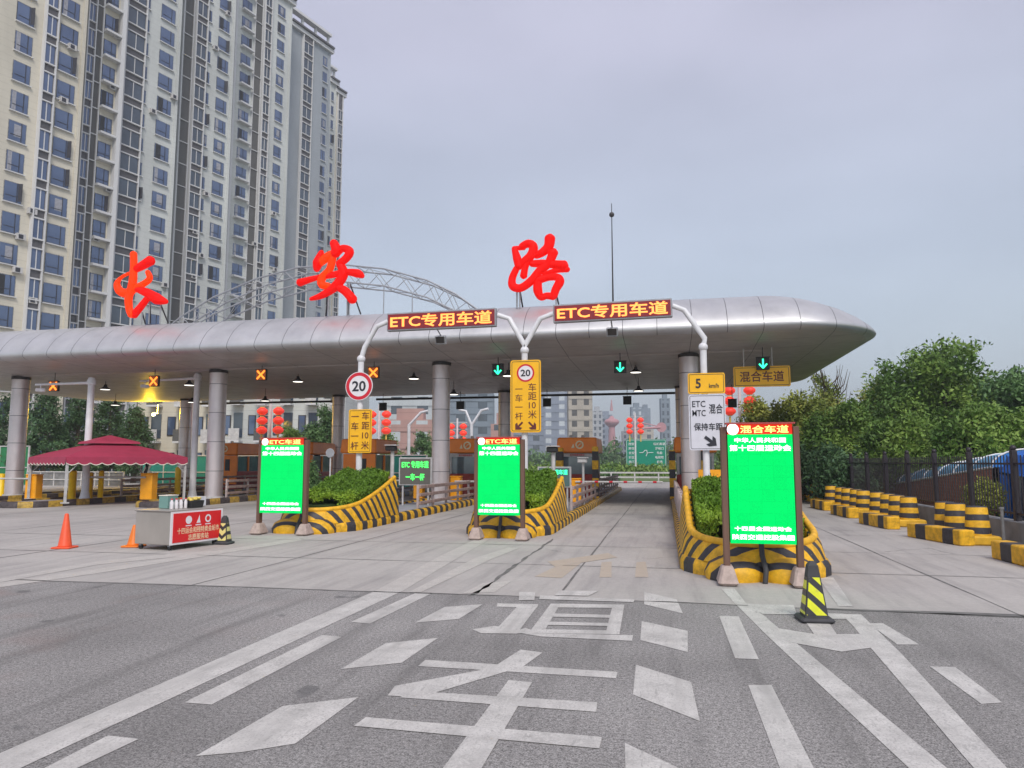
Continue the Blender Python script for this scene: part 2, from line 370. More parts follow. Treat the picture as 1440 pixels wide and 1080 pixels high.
def thing(name, label, cat, loc=(0, 0, 0), rz=0, group=None):
    o = bpy.data.objects.new(name, None); col.objects.link(o); o.location = loc; o.rotation_euler = (0, 0, rz)
    o.empty_display_size = .2
    return tag(o, label, cat, group)
def dup(root, loc=None, rz=None, label=None, scale=None):
    c = root.copy(); col.objects.link(c)
    if loc is not None: c.location = loc
    if rz is not None: c.rotation_euler = (0, 0, rz)
    if scale: c.scale = scale
    if label: c['label'] = label
    for ch in list(root.children):
        d = ch.copy(); col.objects.link(d); d.parent = c
        for g in list(ch.children):
            e = g.copy(); col.objects.link(e); e.parent = d
    return c
_tc = {}
def text(s, name, parent, loc, size, mt, bold=.0, align='CENTER', ext=.004, rot=(math.pi/2, 0, 0), sx=1., width=None, label=None, ls=1., height=None):
    cu = bpy.data.curves.new(name, 'FONT'); cu.body = s; cu.size = size; cu.align_x = align; cu.align_y = 'CENTER'
    cu.offset = bold*size; cu.extrude = ext; cu.resolution_u = 3; cu.space_character = ls
    t = bpy.data.objects.new(name, cu); col.objects.link(t)
    dg = bpy.context.evaluated_depsgraph_get(); dg.update()
    me = bpy.data.meshes.new_from_object(t.evaluated_get(dg)); bpy.data.objects.remove(t); bpy.data.curves.remove(cu)
    n = len(me.vertices)
    if n:
        a = np.zeros(n*3); me.vertices.foreach_get('co', a); a = a.reshape(-1, 3)
        cx = (a[:, 0].max()+a[:, 0].min())/2; cy = (a[:, 1].max()+a[:, 1].min())/2
        if align == 'CENTER': a[:, 0] -= cx
        a[:, 1] -= cy
        if width: a[:, 0] *= width/(a[:, 0].max()-a[:, 0].min())
        else: a[:, 0] *= sx
        if height: a[:, 1] *= height/(a[:, 1].max()-a[:, 1].min())
        me.vertices.foreach_set('co', a.ravel())
    me.materials.clear(); me.materials.append(M[mt]); me.update()
    o = bpy.data.objects.new(name, me); col.objects.link(o); o.location = loc; o.rotation_euler = rot
    if parent: o.parent = parent
    if label: o['label'] = label
    return o
def leaves(name, lobes, n, size, mt, parent=None, seed=1, clump=14, hang=.0, surf=.55, **kw):
    """leaf-sized quads gathered in clumps through the lobes (cx,cy,cz,rx,ry,rz)"""
    r = np.random.RandomState(seed); vol = np.array([l[3]*l[4]*l[5] for l in lobes])**.67; vol /= vol.sum()
    nc = max(1, n//clump); li = r.choice(len(lobes), nc, p=vol)
    d = r.normal(size=(nc, 3)); d /= np.linalg.norm(d, axis=1)[:, None]
    rad = surf+(1-surf)*r.rand(nc); rad = np.where(r.rand(nc) < .15, rad*1.12, rad)
    Lb = np.array(lobes)[li]; C = Lb[:, :3]+d*rad[:, None]*Lb[:, 3:6]
    cs = np.repeat(C, clump, axis=0); k = len(cs)
    cs = cs+r.normal(size=(k, 3))*size*1.5
    a = r.normal(size=(k, 3)); a /= np.linalg.norm(a, axis=1)[:, None]
    b = r.normal(size=(k, 3)); b -= (a*b).sum(1)[:, None]*a; b /= np.linalg.norm(b, axis=1)[:, None]
    sz = size*(.5+r.rand(k))[:, None]
    V = np.stack([cs-a*sz, cs-b*sz*.42, cs+a*sz, cs+b*sz*.42], 1).reshape(-1, 3)
    me = bpy.data.meshes.new(name); me.vertices.add(len(V)); me.vertices.foreach_set('co', V.ravel())
    me.loops.add(k*4); me.loops.foreach_set('vertex_index', np.arange(k*4, dtype=np.int32))
    me.polygons.add(k); me.polygons.foreach_set('loop_start', np.arange(0, k*4, 4, dtype=np.int32))
    me.polygons.foreach_set('loop_total', np.full(k, 4, dtype=np.int32)); me.update(calc_edges=True)
    me.materials.append(M[mt])
    o = bpy.data.objects.new(name, me); col.objects.link(o)
    if parent: o.parent = parent
    return tag(o, **kw)
def rounded(w, h, r, seg=5):
    pts = []
    for cx, cz, a0 in ((w/2-r, h/2-r, 0), (-w/2+r, h/2-r, 90), (-w/2+r, -h/2+r, 180), (w/2-r, -h/2+r, 270)):
        for i in range(seg+1): a = R(a0+90*i/seg); pts.append((cx+r*math.cos(a), cz+r*math.sin(a)))
    return pts
def ringpoly(w, h, r, t): return rounded(w, h, r), rounded(w-2*t, h-2*t, max(.005, r-t))
def plate(mb, cx, cz, w, h, y, mt, r=.04, th=.03, border=None, bw=.018, inset=.03):
    mb.prism([(cx+a, cz+b) for a, b in rounded(w, h, r)], y-th/2, y+th/2, mt)
    if border:
        o, i = ringpoly(w-2*inset, h-2*inset, max(.01, r-inset/2), bw); n = len(o); yy = y-th/2-.003
        vs = [(cx+a, yy, cz+b) for a, b in o]+[(cx+a, yy, cz+b) for a, b in i]
        mb.add(vs, [(j, (j+1) % n, (j+1) % n+n, j+n) for j in range(n)], border)
def disc(mb, cx, cz, r, y, mt, r0=0, seg=40, th=.002):
    if r0 == 0: mb.prism([(cx+r*math.cos(2*math.pi*i/seg), cz+r*math.sin(2*math.pi*i/seg)) for i in range(seg)], y-th, y, mt)
    else:
        vs = [(cx+q*math.cos(2*math.pi*i/seg), y, cz+q*math.sin(2*math.pi*i/seg)) for q in (r, r0) for i in range(seg)]
        mb.add(vs, [(j, (j+1) % seg, (j+1) % seg+seg, j+seg) for j in range(seg)], mt)
def arrow(mb, cx, cz, L_, ang, y, mt, w=.06):
    """block arrow pointing along ang (radians, 0=right, -90=down)"""
    h = L_/2; p = [(-h, w/2), (h-.45*L_, w/2), (h-.62*L_, L_*.36), (h-.36*L_, L_*.36), (h, 0), (h-.36*L_, -L_*.36), (h-.62*L_, -L_*.36), (h-.45*L_, -w/2), (-h, -w/2)]
    c, s_ = math.cos(ang), math.sin(ang)
    P = [(cx+a*c-b*s_, cz+a*s_+b*c) for a, b in p]
    mb.prism(P, y-.003, y, mt)

# ================================================================== THE SETTING
SEAM = 8.82
MB().sheet([(-900, -300), (900, -300), (900, 2500), (-900, 2500)], -.06, 'earth').build('ground', kind='structure', label='bare ground stretching away behind the toll plaza', fix=False)
MB().sheet([(-60, -25), (40, -25), (40, SEAM-.05), (3.6, SEAM-.02), (-1.85, SEAM+.1), (-8.98, SEAM-.09), (-60, SEAM-.2)], 0, 'asphalt').build('asphalt_road', kind='structure', label='speckled grey asphalt in the foreground', fix=False)
MB().sheet([(40, SEAM-.05), (40, 95), (-60, 95), (-60, SEAM-.2), (-8.98, SEAM-.09), (-1.85, SEAM+.1), (3.6, SEAM-.02)], 0.0, 'concrete').build('concrete_apron', kind='structure', label='pale concrete slabs of the toll plaza', fix=False)
# slab joints
def wob(p, q, wdt, n=24, amp=.025):
    p = Vector(p); q = Vector(q); d = (q-p); nn = Vector((-d.y, d.x)).normalized(); vs = []
    off = 0
    for i in range(n+1):
        t = i/n; off += rnd.uniform(-amp, amp)*.6; off *= .8
        w_ = wdt*rnd.uniform(.35, 1.3); c = p+d*t+nn*off
        vs += [(c.x+nn.x*w_/2, c.y+nn.y*w_/2, .0035), (c.x-nn.x*w_/2, c.y-nn.y*w_/2, .0035)]
    return vs, [(2*i, 2*i+1, 2*i+3, 2*i+2) for i in range(n)]
mb = MB()
for a, b, wd in [((-60, SEAM-.19), (-8.98, SEAM-.08), .05), ((-8.98, SEAM-.08), (-1.85, SEAM+.11), .05), ((-1.85, SEAM+.11), (3.6, SEAM-.01), .05), ((3.6, SEAM-.01), (40, SEAM-.04), .05)]:
    mb.add(*wob(a, b, wd), 'joint')
for Y in (11.6, 14.3, 18.8, 23.4, 28.2, 33.1, 38, 43): mb.add(*wob((-40, Y), (8, Y+.1), .028, 60), 'joint')
mb.add(*wob((-2.35, SEAM), (-2.35, 15.6), .06, 30, .04), 'joint')
for X in (-19.9, -15.3, -11.0, -6.1, -1.3, 3.6): mb.add(*wob((X, SEAM), (X, 60), .03, 50), 'joint')
for _ in range(26):
    x0, y0 = rnd.uniform(-14, 5), rnd.uniform(9.5, 24); a = rnd.uniform(0, 3.14); l = rnd.uniform(.5, 1.8)
    mb.add(*wob((x0, y0), (x0+l*math.cos(a), y0+l*math.sin(a)*.6), .014, 12, .06), 'joint')
mb.build('slab_joint', kind='structure', label='dark tarred joints and cracks between the concrete slabs', fix=False)
mb = MB()
mb.add(*wob((1.6, SEAM+.03), (40, SEAM+.0), .16, 60, .03), 'joint')
mb.build('asphalt_strip', kind='structure', label='dark worn strip where the asphalt meets the concrete', fix=False)

# painted markings: ground polygons measured on the photograph
A_ = lambda P: [(x/2, 740+y/2) for x, y in P]
B_ = lambda P: [(460+x/1.469, 780+y/1.469) for x, y in P]
C_ = lambda P: [(1020+x/3.4286, 780+y/3.4286) for x, y in P]
def paint(name, polys, mt='paint', label=None, z=.0035):
    mb = MB()
    for i, p in enumerate(polys):
        q = [G(x, y) for x, y in p]; mb.sheet(q, z+.0003*i, mt)
    o = mb.build(name, kind='structure', label=label, fix=False)
    return o
def flipfix(): pass
paint('lane_line', [[(-60, 1087), (-20, 1100), (20, 1085), (567, 831), (528, 831), (0, 1060)]], label='long solid white line running up the left of the middle lane')
paint('lane_line', [[(528, 831), (567, 831), (650, 781), (690, 758), (672, 757), (625, 779)], [(575, 833), (592, 833), (690, 787), (730, 771), (715, 770), (668, 785)]], 'paint_old', label='worn continuation of the solid line over the concrete')
for p, lb in (([(45, 1090), (152, 1035), (195, 1040), (85, 1092)], 'nearest dash beside the left solid line'), (A_([(518, 497), (905, 307), (962, 312), (595, 503)]), 'middle dash beside the left solid line'), (A_([(987, 270), (1170, 188), (1217, 188), (1040, 275)]), 'far dash beside the left solid line'),
              (B_([(870, 270), (918, 270), (1005, 441), (1030, 480), (950, 480), (935, 441)]), 'near dash on the right of the middle lane'), (B_([(810, 127), (850, 128), (892, 217), (843, 215)]), 'far dash on the right of the middle lane'),
              (C_([(690, 333), (760, 332), (935, 435), (830, 435)]), 'dash right of the wedge beside the seam'), (C_([(985, 540), (1110, 545), (1335, 715), (1235, 722)]), 'worn dash at the right edge')):
    paint('lane_dash', [p], label=lb)
for p, mt, lb in ((A_([(550, 648), (795, 507), (1008, 482), (830, 613), (680, 637)]), 'paint', 'largest slanted lozenge on the left'), (A_([(958, 403), (1085, 330), (1232, 315), (1130, 385)]), 'paint', 'middle slanted lozenge on the left'), (A_([(1167, 272), (1250, 228), (1358, 220), (1290, 262)]), 'paint', 'small slanted lozenge on the left'),
              ([(650, 835), (680, 820), (720, 817), (695, 833)], 'paint_old', 'worn lozenge on the concrete'), (B_([(638, 228), (752, 264), (770, 345), (632, 290)]), 'paint', 'tyre marked lozenge right of the character'), (B_([(650, 138), (745, 158), (745, 202), (647, 177)]), 'paint', 'middle lozenge on the right'),
              (B_([(655, 77), (722, 93), (735, 122), (655, 103)]), 'paint', 'small lozenge on the right'), (B_([(615, 390), (725, 441), (760, 470), (617, 470)]), 'paint', 'lozenge cut by the bottom edge')):
    paint('lane_lozenge', [p], mt, label=lb)
paint('road_character', [B_(p) for p in ([(203, 218), (600, 243), (597, 256), (188, 231)], [(400, 197), (445, 203), (405, 232), (190, 296), (125, 292), (140, 272), (340, 235)], [(180, 283), (558, 306), (556, 326), (150, 296)], [(375, 260), (423, 265), (300, 475), (215, 475)], [(80, 337), (568, 378), (562, 402), (55, 355)])], label='large white painted character for vehicle')
paint('road_character', [B_(p) for p in ([(352, 101), (436, 103), (434, 110), (350, 108)], [(395, 105), (436, 105), (395, 160), (352, 152)], [(300, 155), (345, 148), (385, 152), (405, 162), (390, 164), (318, 163)], [(385, 160), (410, 152), (440, 163), (632, 167), (630, 179), (440, 170)],
      [(462, 102), (482, 102), (447, 162), (420, 158)], [(590, 104), (614, 104), (604, 165), (575, 165)], [(470, 102), (612, 104), (611, 111), (465, 110)], [(452, 122), (608, 126), (607, 132), (450, 129)], [(440, 139), (606, 143), (605, 149), (437, 146)], [(430, 155), (604, 158), (603, 166), (426, 163)],
      [(440, 85), (635, 94), (633, 99), (438, 93)], [(397, 78), (430, 78), (428, 95), (396, 95)], [(480, 75), (560, 76), (540, 86), (470, 85)])], label='white painted character for road across the asphalt seam')
paint('wedge_marking', [C_(p) for p in ([(-20, 165), (45, 165), (100, 235), (180, 290), (345, 430), (1085, 1045), (900, 1045), (210, 400), (50, 240)], [(445, 110), (520, 110), (615, 250), (545, 250)], [(560, 288), (655, 290), (850, 480), (1370, 1045), (1210, 1045), (700, 450), (620, 350)],
      [(180, 345), (430, 385), (650, 385), (710, 450), (560, 470), (345, 430), (210, 400)], [(95, 238), (330, 245), (345, 290), (180, 288)], [(390, 330), (500, 330), (540, 390), (430, 388)], [(480, 285), (570, 287), (590, 312), (500, 312)])], label='white wedge with chevron bars in front of the right island')
paint('edge_line', [[(-5, 827), (-5, 820), (140, 800), (380, 763), (420, 757), (425, 760), (380, 768), (140, 806)], [(-5, 815), (140, 789), (250, 778), (330, 773), (330, 776), (250, 783), (140, 794), (-5, 820)]], 'paint_old', label='pair of thin white lines on the concrete at left')
paint('worn_marking', [[(752, 811), (800, 788), (822, 788), (790, 813)], [(843, 812), (846, 791), (860, 790), (860, 812)], [(893, 812), (895, 791), (908, 790), (912, 812)], [(770, 790), (855, 778), (868, 784), (780, 797)]], 'paint_orange', label='worn orange yellow lettering on the concrete')
for xs in ((-6.9, 1), (-2.4, 1)):
    pass

# low planting and far ground beyond the plaza
MB().sheet([(-12, 62), (6, 62), (30, 130), (-40, 130)], .02, 'grass').build('verge', kind='structure', label='grassy verge beyond the barriers', fix=False)

# ================================================================== TOLL CANOPY
XC0, XC1, YC0, YC1 = -35.0, 6.95, 23.55, 41.9
can = thing('toll_canopy', 'long grey metal toll canopy with rounded edge on round columns', 'canopy', (0, 0, 0))
def loop(o, z, n=14):
    r = max(.6, 3.1-.75*o); x0, x1, y0, y1 = XC0+o, XC1-o, YC0+o, YC1-o; P = []
    for cx, cy, a0 in ((x1-r, y0+r, -90), (x1-r, y1-r, 0), (x0+r, y1-r, 90), (x0+r, y0+r, 180)):
        for i in range(n+1): a = R(a0+90*i/n); P.append((cx+r*math.cos(a), cy+r*math.sin(a)))
    def zz(x): k_ = .36*min(1, max(0, (x-2.6)/4.2))**1.3; return z if z < 5.6 else 5.6+(z-5.6)*(1-k_)
    return [(x, y, zz(x)+.006*x) for x, y in P]
def loft(prof, mt, cap, name, smooth=True, capsides=(False, True)):
    mb = MB(); rows = [loop(o, z) for o, z in prof]; n = len(rows[0]); vs = [p for r_ in rows for p in r_]; fs = []
    for j in range(len(rows)-1):
        for i in range(n): fs.append((j*n+i, j*n+(i+1) % n, (j+1)*n+(i+1) % n, (j+1)*n+i))
    mb.add(vs, fs, mt, smooth)
    if capsides[0]: mb.add(rows[0], [tuple(range(n))], mt)
    if capsides[1]: mb.add(rows[-1], [tuple(range(n))], mt)
    return mb.build(name, can)
loft([(2.6, 7.22), (1.9, 7.17), (1.3, 7.03), (.8, 6.78), (.42, 6.48), (.17, 6.18), (.04, 5.96), (.0, 5.84), (.03, 5.76), (.13, 5.69), (.3, 5.65)], 'rim', False, 'rim', capsides=(False, False))
loft([(2.6, 7.22), (3.6, 7.24), (5, 7.25)], 'roof', True, 'roof')
loft([(.3, 5.65), (.42, 5.62), (3.2, 5.47), (3.25, 5.44), (4, 5.44)], 'soffit', True, 'soffit', smooth=False)
COLX = [-27.4, -17.85, -8.35, .87]
for Y in (27.0, 38.4):
    for X in COLX:
        mb = MB(); mb.cyl((X, Y, .1), .34, 5.42+.006*X-.1, 'colm', 40); mb.cyl((X, Y, .1), .40, .14, 'dwhite', 32); mb.cyl((X, Y, 5.33+.006*X), .37, .12, 'dark', 32)
        mb.build('column', can, fix=True)
mb = MB()
for Xs in (-24, -12, -3):
    mb.box((Xs, 41.2, 5.38+.006*Xs), (9.5, .12, .12), 'dark')
mb.build('edge_beam', can)

# ================================================================== CALLIGRAPHY LETTERS ON THE ROOF
def letter(name, label, strokes, Yl, feet, mt2='neon'):
    cx = sum(s[0][0][0] for s in strokes)/len(strokes)
    base = AY(feet[0][0], feet[0][1], Yl+.3); t = thing(name, label, 'sign letter', (base[0], Yl, 7.0))
    mb = MB(); mf = MB()
    for ki, (pts, rs, mt) in enumerate(strokes):
        P = [Vector(AY(x, y, Yl)) for x, y in pts]; rr = [r*Yl*.985/F_PX*1.27 for r in rs]
        # smooth the stroke
        Q = []; RR = []
        for i in range(len(P)-1):
            p0, p1, p2, p3 = P[max(i-1, 0)], P[i], P[i+1], P[min(i+2, len(P)-1)]
            for j in range(5):
                u = j/5; q = .5*((2*p1)+(-p0+p2)*u+(2*p0-5*p1+4*p2-p3)*u*u+(-p0+3*p1-3*p2+p3)*u**3)
                Q.append(q); RR.append(rr[i]*(1-u)+rr[i+1]*u)
        Q.append(P[-1]); RR.append(rr[-1])
        d0 = (Q[0]-Q[1]).normalized(); d1 = (Q[-1]-Q[-2]).normalized()
        Q = [Q[0]+d0*RR[0]*.75]+[Q[0]+d0*RR[0]*.4]+Q+[Q[-1]+d1*RR[-1]*.4, Q[-1]+d1*RR[-1]*.75]; RR = [RR[0]*.25, RR[0]*.78]+RR+[RR[-1]*.78, RR[-1]*.25]
        q0 = Vector((base[0], Yl, 7.0)); off = Vector((0, .012*ki, 0))
        mb.tube([q-q0+off for q in Q], RR, mt, 12)
    mb.build('letter_face', t)
    for fx, fy, tx, ty in feet:
        a = Vector(AY(fx, fy, Yl+1.1)); a.z = 7.15; b = Vector(AY(tx, ty, Yl+.12)); MB().tube([a-q0, b-q0], .03, 'dark', 6).build('strut', t)
        MB().tube([Vector((b.x, b.y, 6.9))-q0, b-q0], .025, 'galv', 6).build('strut', t)
n_, o_ = 'neon', 'neon_o'
letter('roof_letter', 'slim red orange calligraphy character on the left of the roof', [
    ([(187.8, 356.7), (188, 377), (186, 402), (181, 418), (181.7, 434), (185.5, 443)], [4.5, 4.5, 5.5, 5, 4.5, 5], o_), ([(212, 366), (199, 374), (188, 380)], [6.5, 5.5, 4], n_),
    ([(181, 384), (170, 390), (164, 399), (168, 409), (178, 412), (190, 405), (203, 398), (210, 391), (207, 382)], [2, 2, 4, 5.5, 6, 4.5, 4, 4, 3.2], o_), ([(190, 405), (206.7, 412), (220, 420), (233, 424)], [4, 6, 7.5, 3.2], n_), ([(205.5, 420), (196, 432), (186.7, 443)], [4, 4.5, 5], n_)],
    24.6, [(204, 458, 200, 440), (236, 456, 226, 428), (211, 460, 211, 420)])
letter('roof_letter', 'sprawling red calligraphy character in the middle of the roof', [
    ([(469, 341), (473, 351), (470, 358)], [5, 6.5, 5.5], n_), ([(452, 354), (447, 369), (445, 379)], [3, 6.5, 4], n_), ([(446, 371), (462, 360), (472, 356)], [5.5, 5.5, 5], o_), ([(472, 358), (481, 349), (491, 353), (487, 362), (476, 371)], [4, 4.5, 5.5, 5, 4.5], n_),
    ([(466.7, 362), (463, 378), (452, 391), (452, 400), (462, 402)], [5, 4.5, 5, 5, 4], o_), ([(420, 397), (444.5, 390), (467, 386), (484.5, 382), (502, 384), (509, 388)], [5, 3.2, 4, 3.8, 5.5, 3], n_), ([(477, 371), (482, 382), (478, 393), (467, 405), (451, 415), (435.5, 420)], [5, 6, 6, 5.5, 4.2, 2.2], n_), ([(472, 402), (484.5, 409), (495, 421)], [4.5, 5.5, 6], n_)],
    24.6, [(507, 450, 492, 398), (489, 452, 489, 398), (458, 452, 462, 412)])
letter('roof_letter', 'boxy bright red calligraphy character nearest the antenna mast', [
    ([(723, 349), (727, 363), (730, 375)], [3.2, 5, 5], n_), ([(733, 346.7), (743, 342.5), (750, 347.5), (746.7, 359), (737, 368), (731, 375)], [4, 5, 5.5, 5.5, 5, 4], n_), ([(724, 349), (737, 348)], [2.8, 3], n_), ([(742, 365), (738, 377), (736, 388)], [4, 4, 4.5], n_),
    ([(726, 377), (720, 391), (721, 402), (732, 404.5), (746.7, 394.5), (758, 381), (771, 370), (778, 354)], [4, 4.5, 5, 4.8, 5, 5, 5, 6], n_), ([(773, 334), (771, 346), (762, 354.5), (753, 359)], [6.5, 6, 5, 4], n_), ([(747, 370), (762, 370), (778, 371), (793, 373)], [4, 5, 5, 6.5], n_),
    ([(798, 378), (779, 380), (764, 385)], [3.5, 3, 2.5], n_), ([(756, 393), (771, 389), (783, 389), (786.7, 395), (781, 406), (778, 416)], [5, 4.2, 4.5, 5.5, 5, 4.5], n_), ([(755.5, 393), (755.5, 407), (760, 417), (768, 415), (778, 416)], [5, 5.5, 4, 4, 4.5], n_)],
    24.6, [(735, 448, 731, 408), (727, 446, 727, 404), (786, 446, 782, 412)])

# antenna mast
b = AY(862, 425, 33); t = thing('antenna_mast', 'thin dark lightning mast with a small ball on the canopy roof', 'mast', (b[0], 33, 6.95))
top = AY(859, 286, 33)[2]
mb = MB(); mb.tube([(0, 0, 0), (0, 0, top-6.95)], [.05, .015], 'dark', 8); mb.build('pole', t)
mb = MB(); mb.ball((0, 0, AY(859, 302, 33)[2]-6.95), .12, 'dark'); mb.build('ball', t)
# steel truss arch behind the letters
t = thing('truss_arch', 'galvanised lattice truss arch rising behind the roof letters', 'truss arch', (-16.5, 36, 7.0))
def arch(yo, name):
    mb = MB(); key = [(215, 478), (255, 445), (300, 418), (360, 392), (420, 376), (480, 372), (540, 378), (600, 394), (640, 413), (690, 448)]; top_ = []; bot = []
    for i in range(len(key)-1):
        for j in range(3):
            u = j/3; x = key[i][0]*(1-u)+key[i+1][0]*u; y = key[i][1]*(1-u)+key[i+1][1]*u
            p = Vector(AY(x, y, 36)); q = Vector(AY(x, y+24, 36)); top_.append(p+Vector((0, yo, 0))); bot.append(q+Vector((0, yo, 0)))
    o = Vector((-16.5, 36, 7.0)); n = len(top_)
    T = [p-o for p in top_]; Bt = [p-o for p in bot]
    mb.tube(T, .045, 'galv', 6); mb.tube(Bt, .045, 'galv', 6)
    for i in range(0, n-1): mb.tube([T[i], Bt[i+1]] if i % 2 else [Bt[i], T[i+1]], .022, 'galv', 5)
    mb.build(name, t); return T, Bt
T1, B1 = arch(0, 'front_chord'); T2, B2 = arch(1.3, 'rear_chord')
mb = MB()
for i in range(0, len(T1), 2):
    mb.tube([T1[i], T2[i]], .022, 'galv', 5); mb.tube([B1[i], B2[i]], .022, 'galv', 5)
    if i+2 < len(T1): mb.tube([T1[i], T2[i+2]], .018, 'galv', 5); mb.tube([B1[i+2], B2[i]], .018, 'galv', 5)
for i in (6, 18, 20): mb.tube([B1[i], Vector((B1[i].x, 0, 0))], .03, 'galv', 6)
mb.build('cross_bracing', t)

# ================================================================== HANGING THINGS UNDER THE CANOPY
def soff(X): return 5.44+.006*X
def signal(px, py, kind, label, Y=26.0, grp=None):
    X, _, Z = AY(px, py, Y); t = thing('lane_signal', label, 'lane signal', (X, Y, Z-.21), group=grp)
    s = .42; mb = MB(); mb.box((0, .06, .21), (s, .12, s), 'black', bev=.01); mb.box((0, -.02, .21+s/2+.0), (s+.04, .1, .02), 'dark'); mb.build('housing', t)
    mb = MB(); mb.tube([(-.0, .06, .42), (0, .06, soff(X)-Z+.21)], .015, 'dark', 6); mb.build('hanger', t)
    if kind == 'back': return t
    if kind == 'g':
        mb = MB(); mb.box((0, -.008, .215), (.05, .012, .30), 'sig_g')
        for sg in (-1, 1): mb.box((sg*.062, -.009, .125), (.05, .012, .19), 'sig_g', ry=sg*R(-45) if 0 else sg*R(42))
        mb.build('arrow', t)
    else:
        mb = MB(); mb.box((0, -.006, .21), (s*.93, .008, s*.93), 'sig_b'); mb.build('lens', t)
        mb = MB()
        for sg in (-1, 1): mb.box((0, -.014-.002*sg, .21), (.062, .012, .46), 'sig_x', ry=sg*R(45))
        mb.build('cross', t)
    return t
sx = [((75, 543), 'x', 'orange cross signal hanging farthest left'), ((216, 536), 'x', 'orange cross signal between the two left arm poles'), ((367, 527), 'x', 'orange cross signal above the left red lanterns'), ((525, 524), 'x', 'orange cross signal just behind the round speed sign'),
      ((700, 520), 'g', 'green down arrow signal left of the yellow road sign'), ((872, 516), 'g', 'green down arrow signal over the open middle lane'), ((1073, 511), 'g', 'green down arrow signal on top of the yellow hanging sign')]
for (px, py), kd, lb in sx: signal(px, py, kd, lb, 26 if px < 1000 else 25.8, 'lane signals along the canopy front')
for (px, py), lb in zip([(538, 572), (647, 570), (769, 566), (882, 563), (1030, 567)], ['black signal back above the lanterns beside the left sign post', 'black signal back right of the middle column', 'black signal back beside the tall yellow sign', 'black signal back above the open lane', 'black signal back behind the white lane sign']):
    signal(px, py, 'back', lb, 38.2, 'black signal boxes along the canopy rear')
lamp0 = None
LX = [-25.1, -20.3, -15.4, -10.6, -5.8, -1.15]
lam = [((148, 548), 29.2, 'in the front row, farthest left'), ((266, 542), 28.6, 'just left of the second arm pole'), ((419, 537), 28.9, 'lit, above the left green hedge'), ((582, 533), 29.5, 'between the speed sign and middle column'), ((715, 529), 27.6, 'half hidden by the tall yellow sign'), ((894, 524), 29.5, 'beside the open lane green arrow'),
       ((162, 570), 34.5, 'in the rear row, farthest left'), ((270, 566), 34.5, 'in the rear row beside the second column'), ((373, 564), 34, 'right above the left red lanterns'), ((638, 555), 33, 'tucked behind the middle column'), ((898, 550), 34, 'in the rear row over the open lane')]
for (px, py), Y, lb in lam:
    X, _, Z = AY(px, py, Y)
    if lamp0 is None:
        t = lamp0 = thing('pendant_lamp', 'x', 'pendant lamp', (X, Y, Z), group='pendant lamps under the canopy')
        mb = MB(); mb.lathe((0, 0, 0), [(.25, 0), (.24, .03), (.12, .10), (.07, .16), (.06, .24), (.001, .25)], 'dark', 20); mb.build('shade', t)
        mb = MB(); mb.lathe((0, 0, 0), [(.001, .0), (.2, .0), (.22, .02)], 'lampdisc', 20); mb.build('diffuser', t)
        mb = MB(); mb.tube([(0, 0, .24), (0, 0, .75)], .012, 'dark', 6); mb.build('rod', t)
    else: t = dup(lamp0, (X, Y, Z))
    t['label'] = 'small round pendant lamp '+lb
# yellow sodium floodlight at the canopy rear
X, _, Z = AY(216, 583, 41.0)
t = thing('flood_lamp', 'glowing yellow lamp lighting the rear edge of the canopy', 'lamp', (X, 41.0, Z))
mb = MB(); mb.lathe((0, 0, 0), [(.001, -.12), (.10, -.08), (.13, 0), (.1, .08), (.001, .12)], 'lampdisc', 14); mb.build('bulb', t)
mb = MB(); mb.tube([(0, .35, .1), (0, .35, soff(X)-Z)], .02, 'black', 6); mb.box((0, .2, .1), (.06, .35, .04), 'black'); mb.build('bracket', t)
M['bulb'] = mat('warm_bulb', (1, .8, .3), .4, emit=(1, .72, .2), es=6); t.children[0].data.materials[0] = M['bulb']
ld = bpy.data.lights.new('flood_light', 'POINT'); ld.energy = 260; ld.color = (1, .62, .02); ld.shadow_soft_size = .1
lo = bpy.data.objects.new('flood_light', ld); col.objects.link(lo); lo.parent = t; lo.location = (0, -.45, .05)
# hanging yellow sign 混合车道
a = AY(1031, 516, 26); c = AY(1112, 543, 26); cx, cz = (a[0]+c[0])/2, (a[2]+c[2])/2; wd, ht = c[0]-a[0], a[2]-c[2]
t = thing('hanging_sign', 'yellow sign hanging from the canopy over the right lane', 'sign', (cx, 26, cz))
mb = MB(); plate(mb, 0, 0, wd, ht, 0, 'yellow', .05, .05, 'ink', .018, .04); mb.build('panel', t)
text('混合车道', 'lettering', t, (0, -.03, 0), .38, 'inkbrown', .012, width=wd*.78)
for sg in (-.62, .38): MB().tube([(sg*wd/2, 0, ht/2), (sg*wd/2, 0, soff(cx)-cz)], .02, 'dwhite', 6).build('hanger', t)

# ================================================================== THE APARTMENT SLAB AT LEFT
U = (math.sin(R(16.6)), math.cos(R(16.6))); NRM = (U[1], -U[0])
RZ = math.atan2(U[1], U[0])            # wall direction as a z rotation of local +X
def Dp(x): return 1/(1.63e-5*(888-x))
def hp(x, d):                          # ground point on the pixel column x (read at y=300) at depth d
    X, Y, Z = ray(x, 300); wv = -X*math.sin(YAW)+Y*math.cos(YAW); return Vector((X/wv*d, Y/wv*d))
def on_plane(O, x):                    # distance along the wall from O to pixel column x
    X, Y, Z = ray(x, 300); dX, dY = X, Y
    det = U[0]*(-dY)-U[1]*(-dX); bx, by = -O[0], -O[1]
    return (bx*(-dY)-by*(-dX))/det
apt = thing('apartment_block', 'very tall beige and grey apartment slab with stepped bays', 'building', (-47, 80, 0))
AO = Vector((-47, 80, 0))
ROOF = 80.6; FL = 3.1; Z0 = 22.9-2.0-FL*7   # sill level of the lowest window row
wins = []
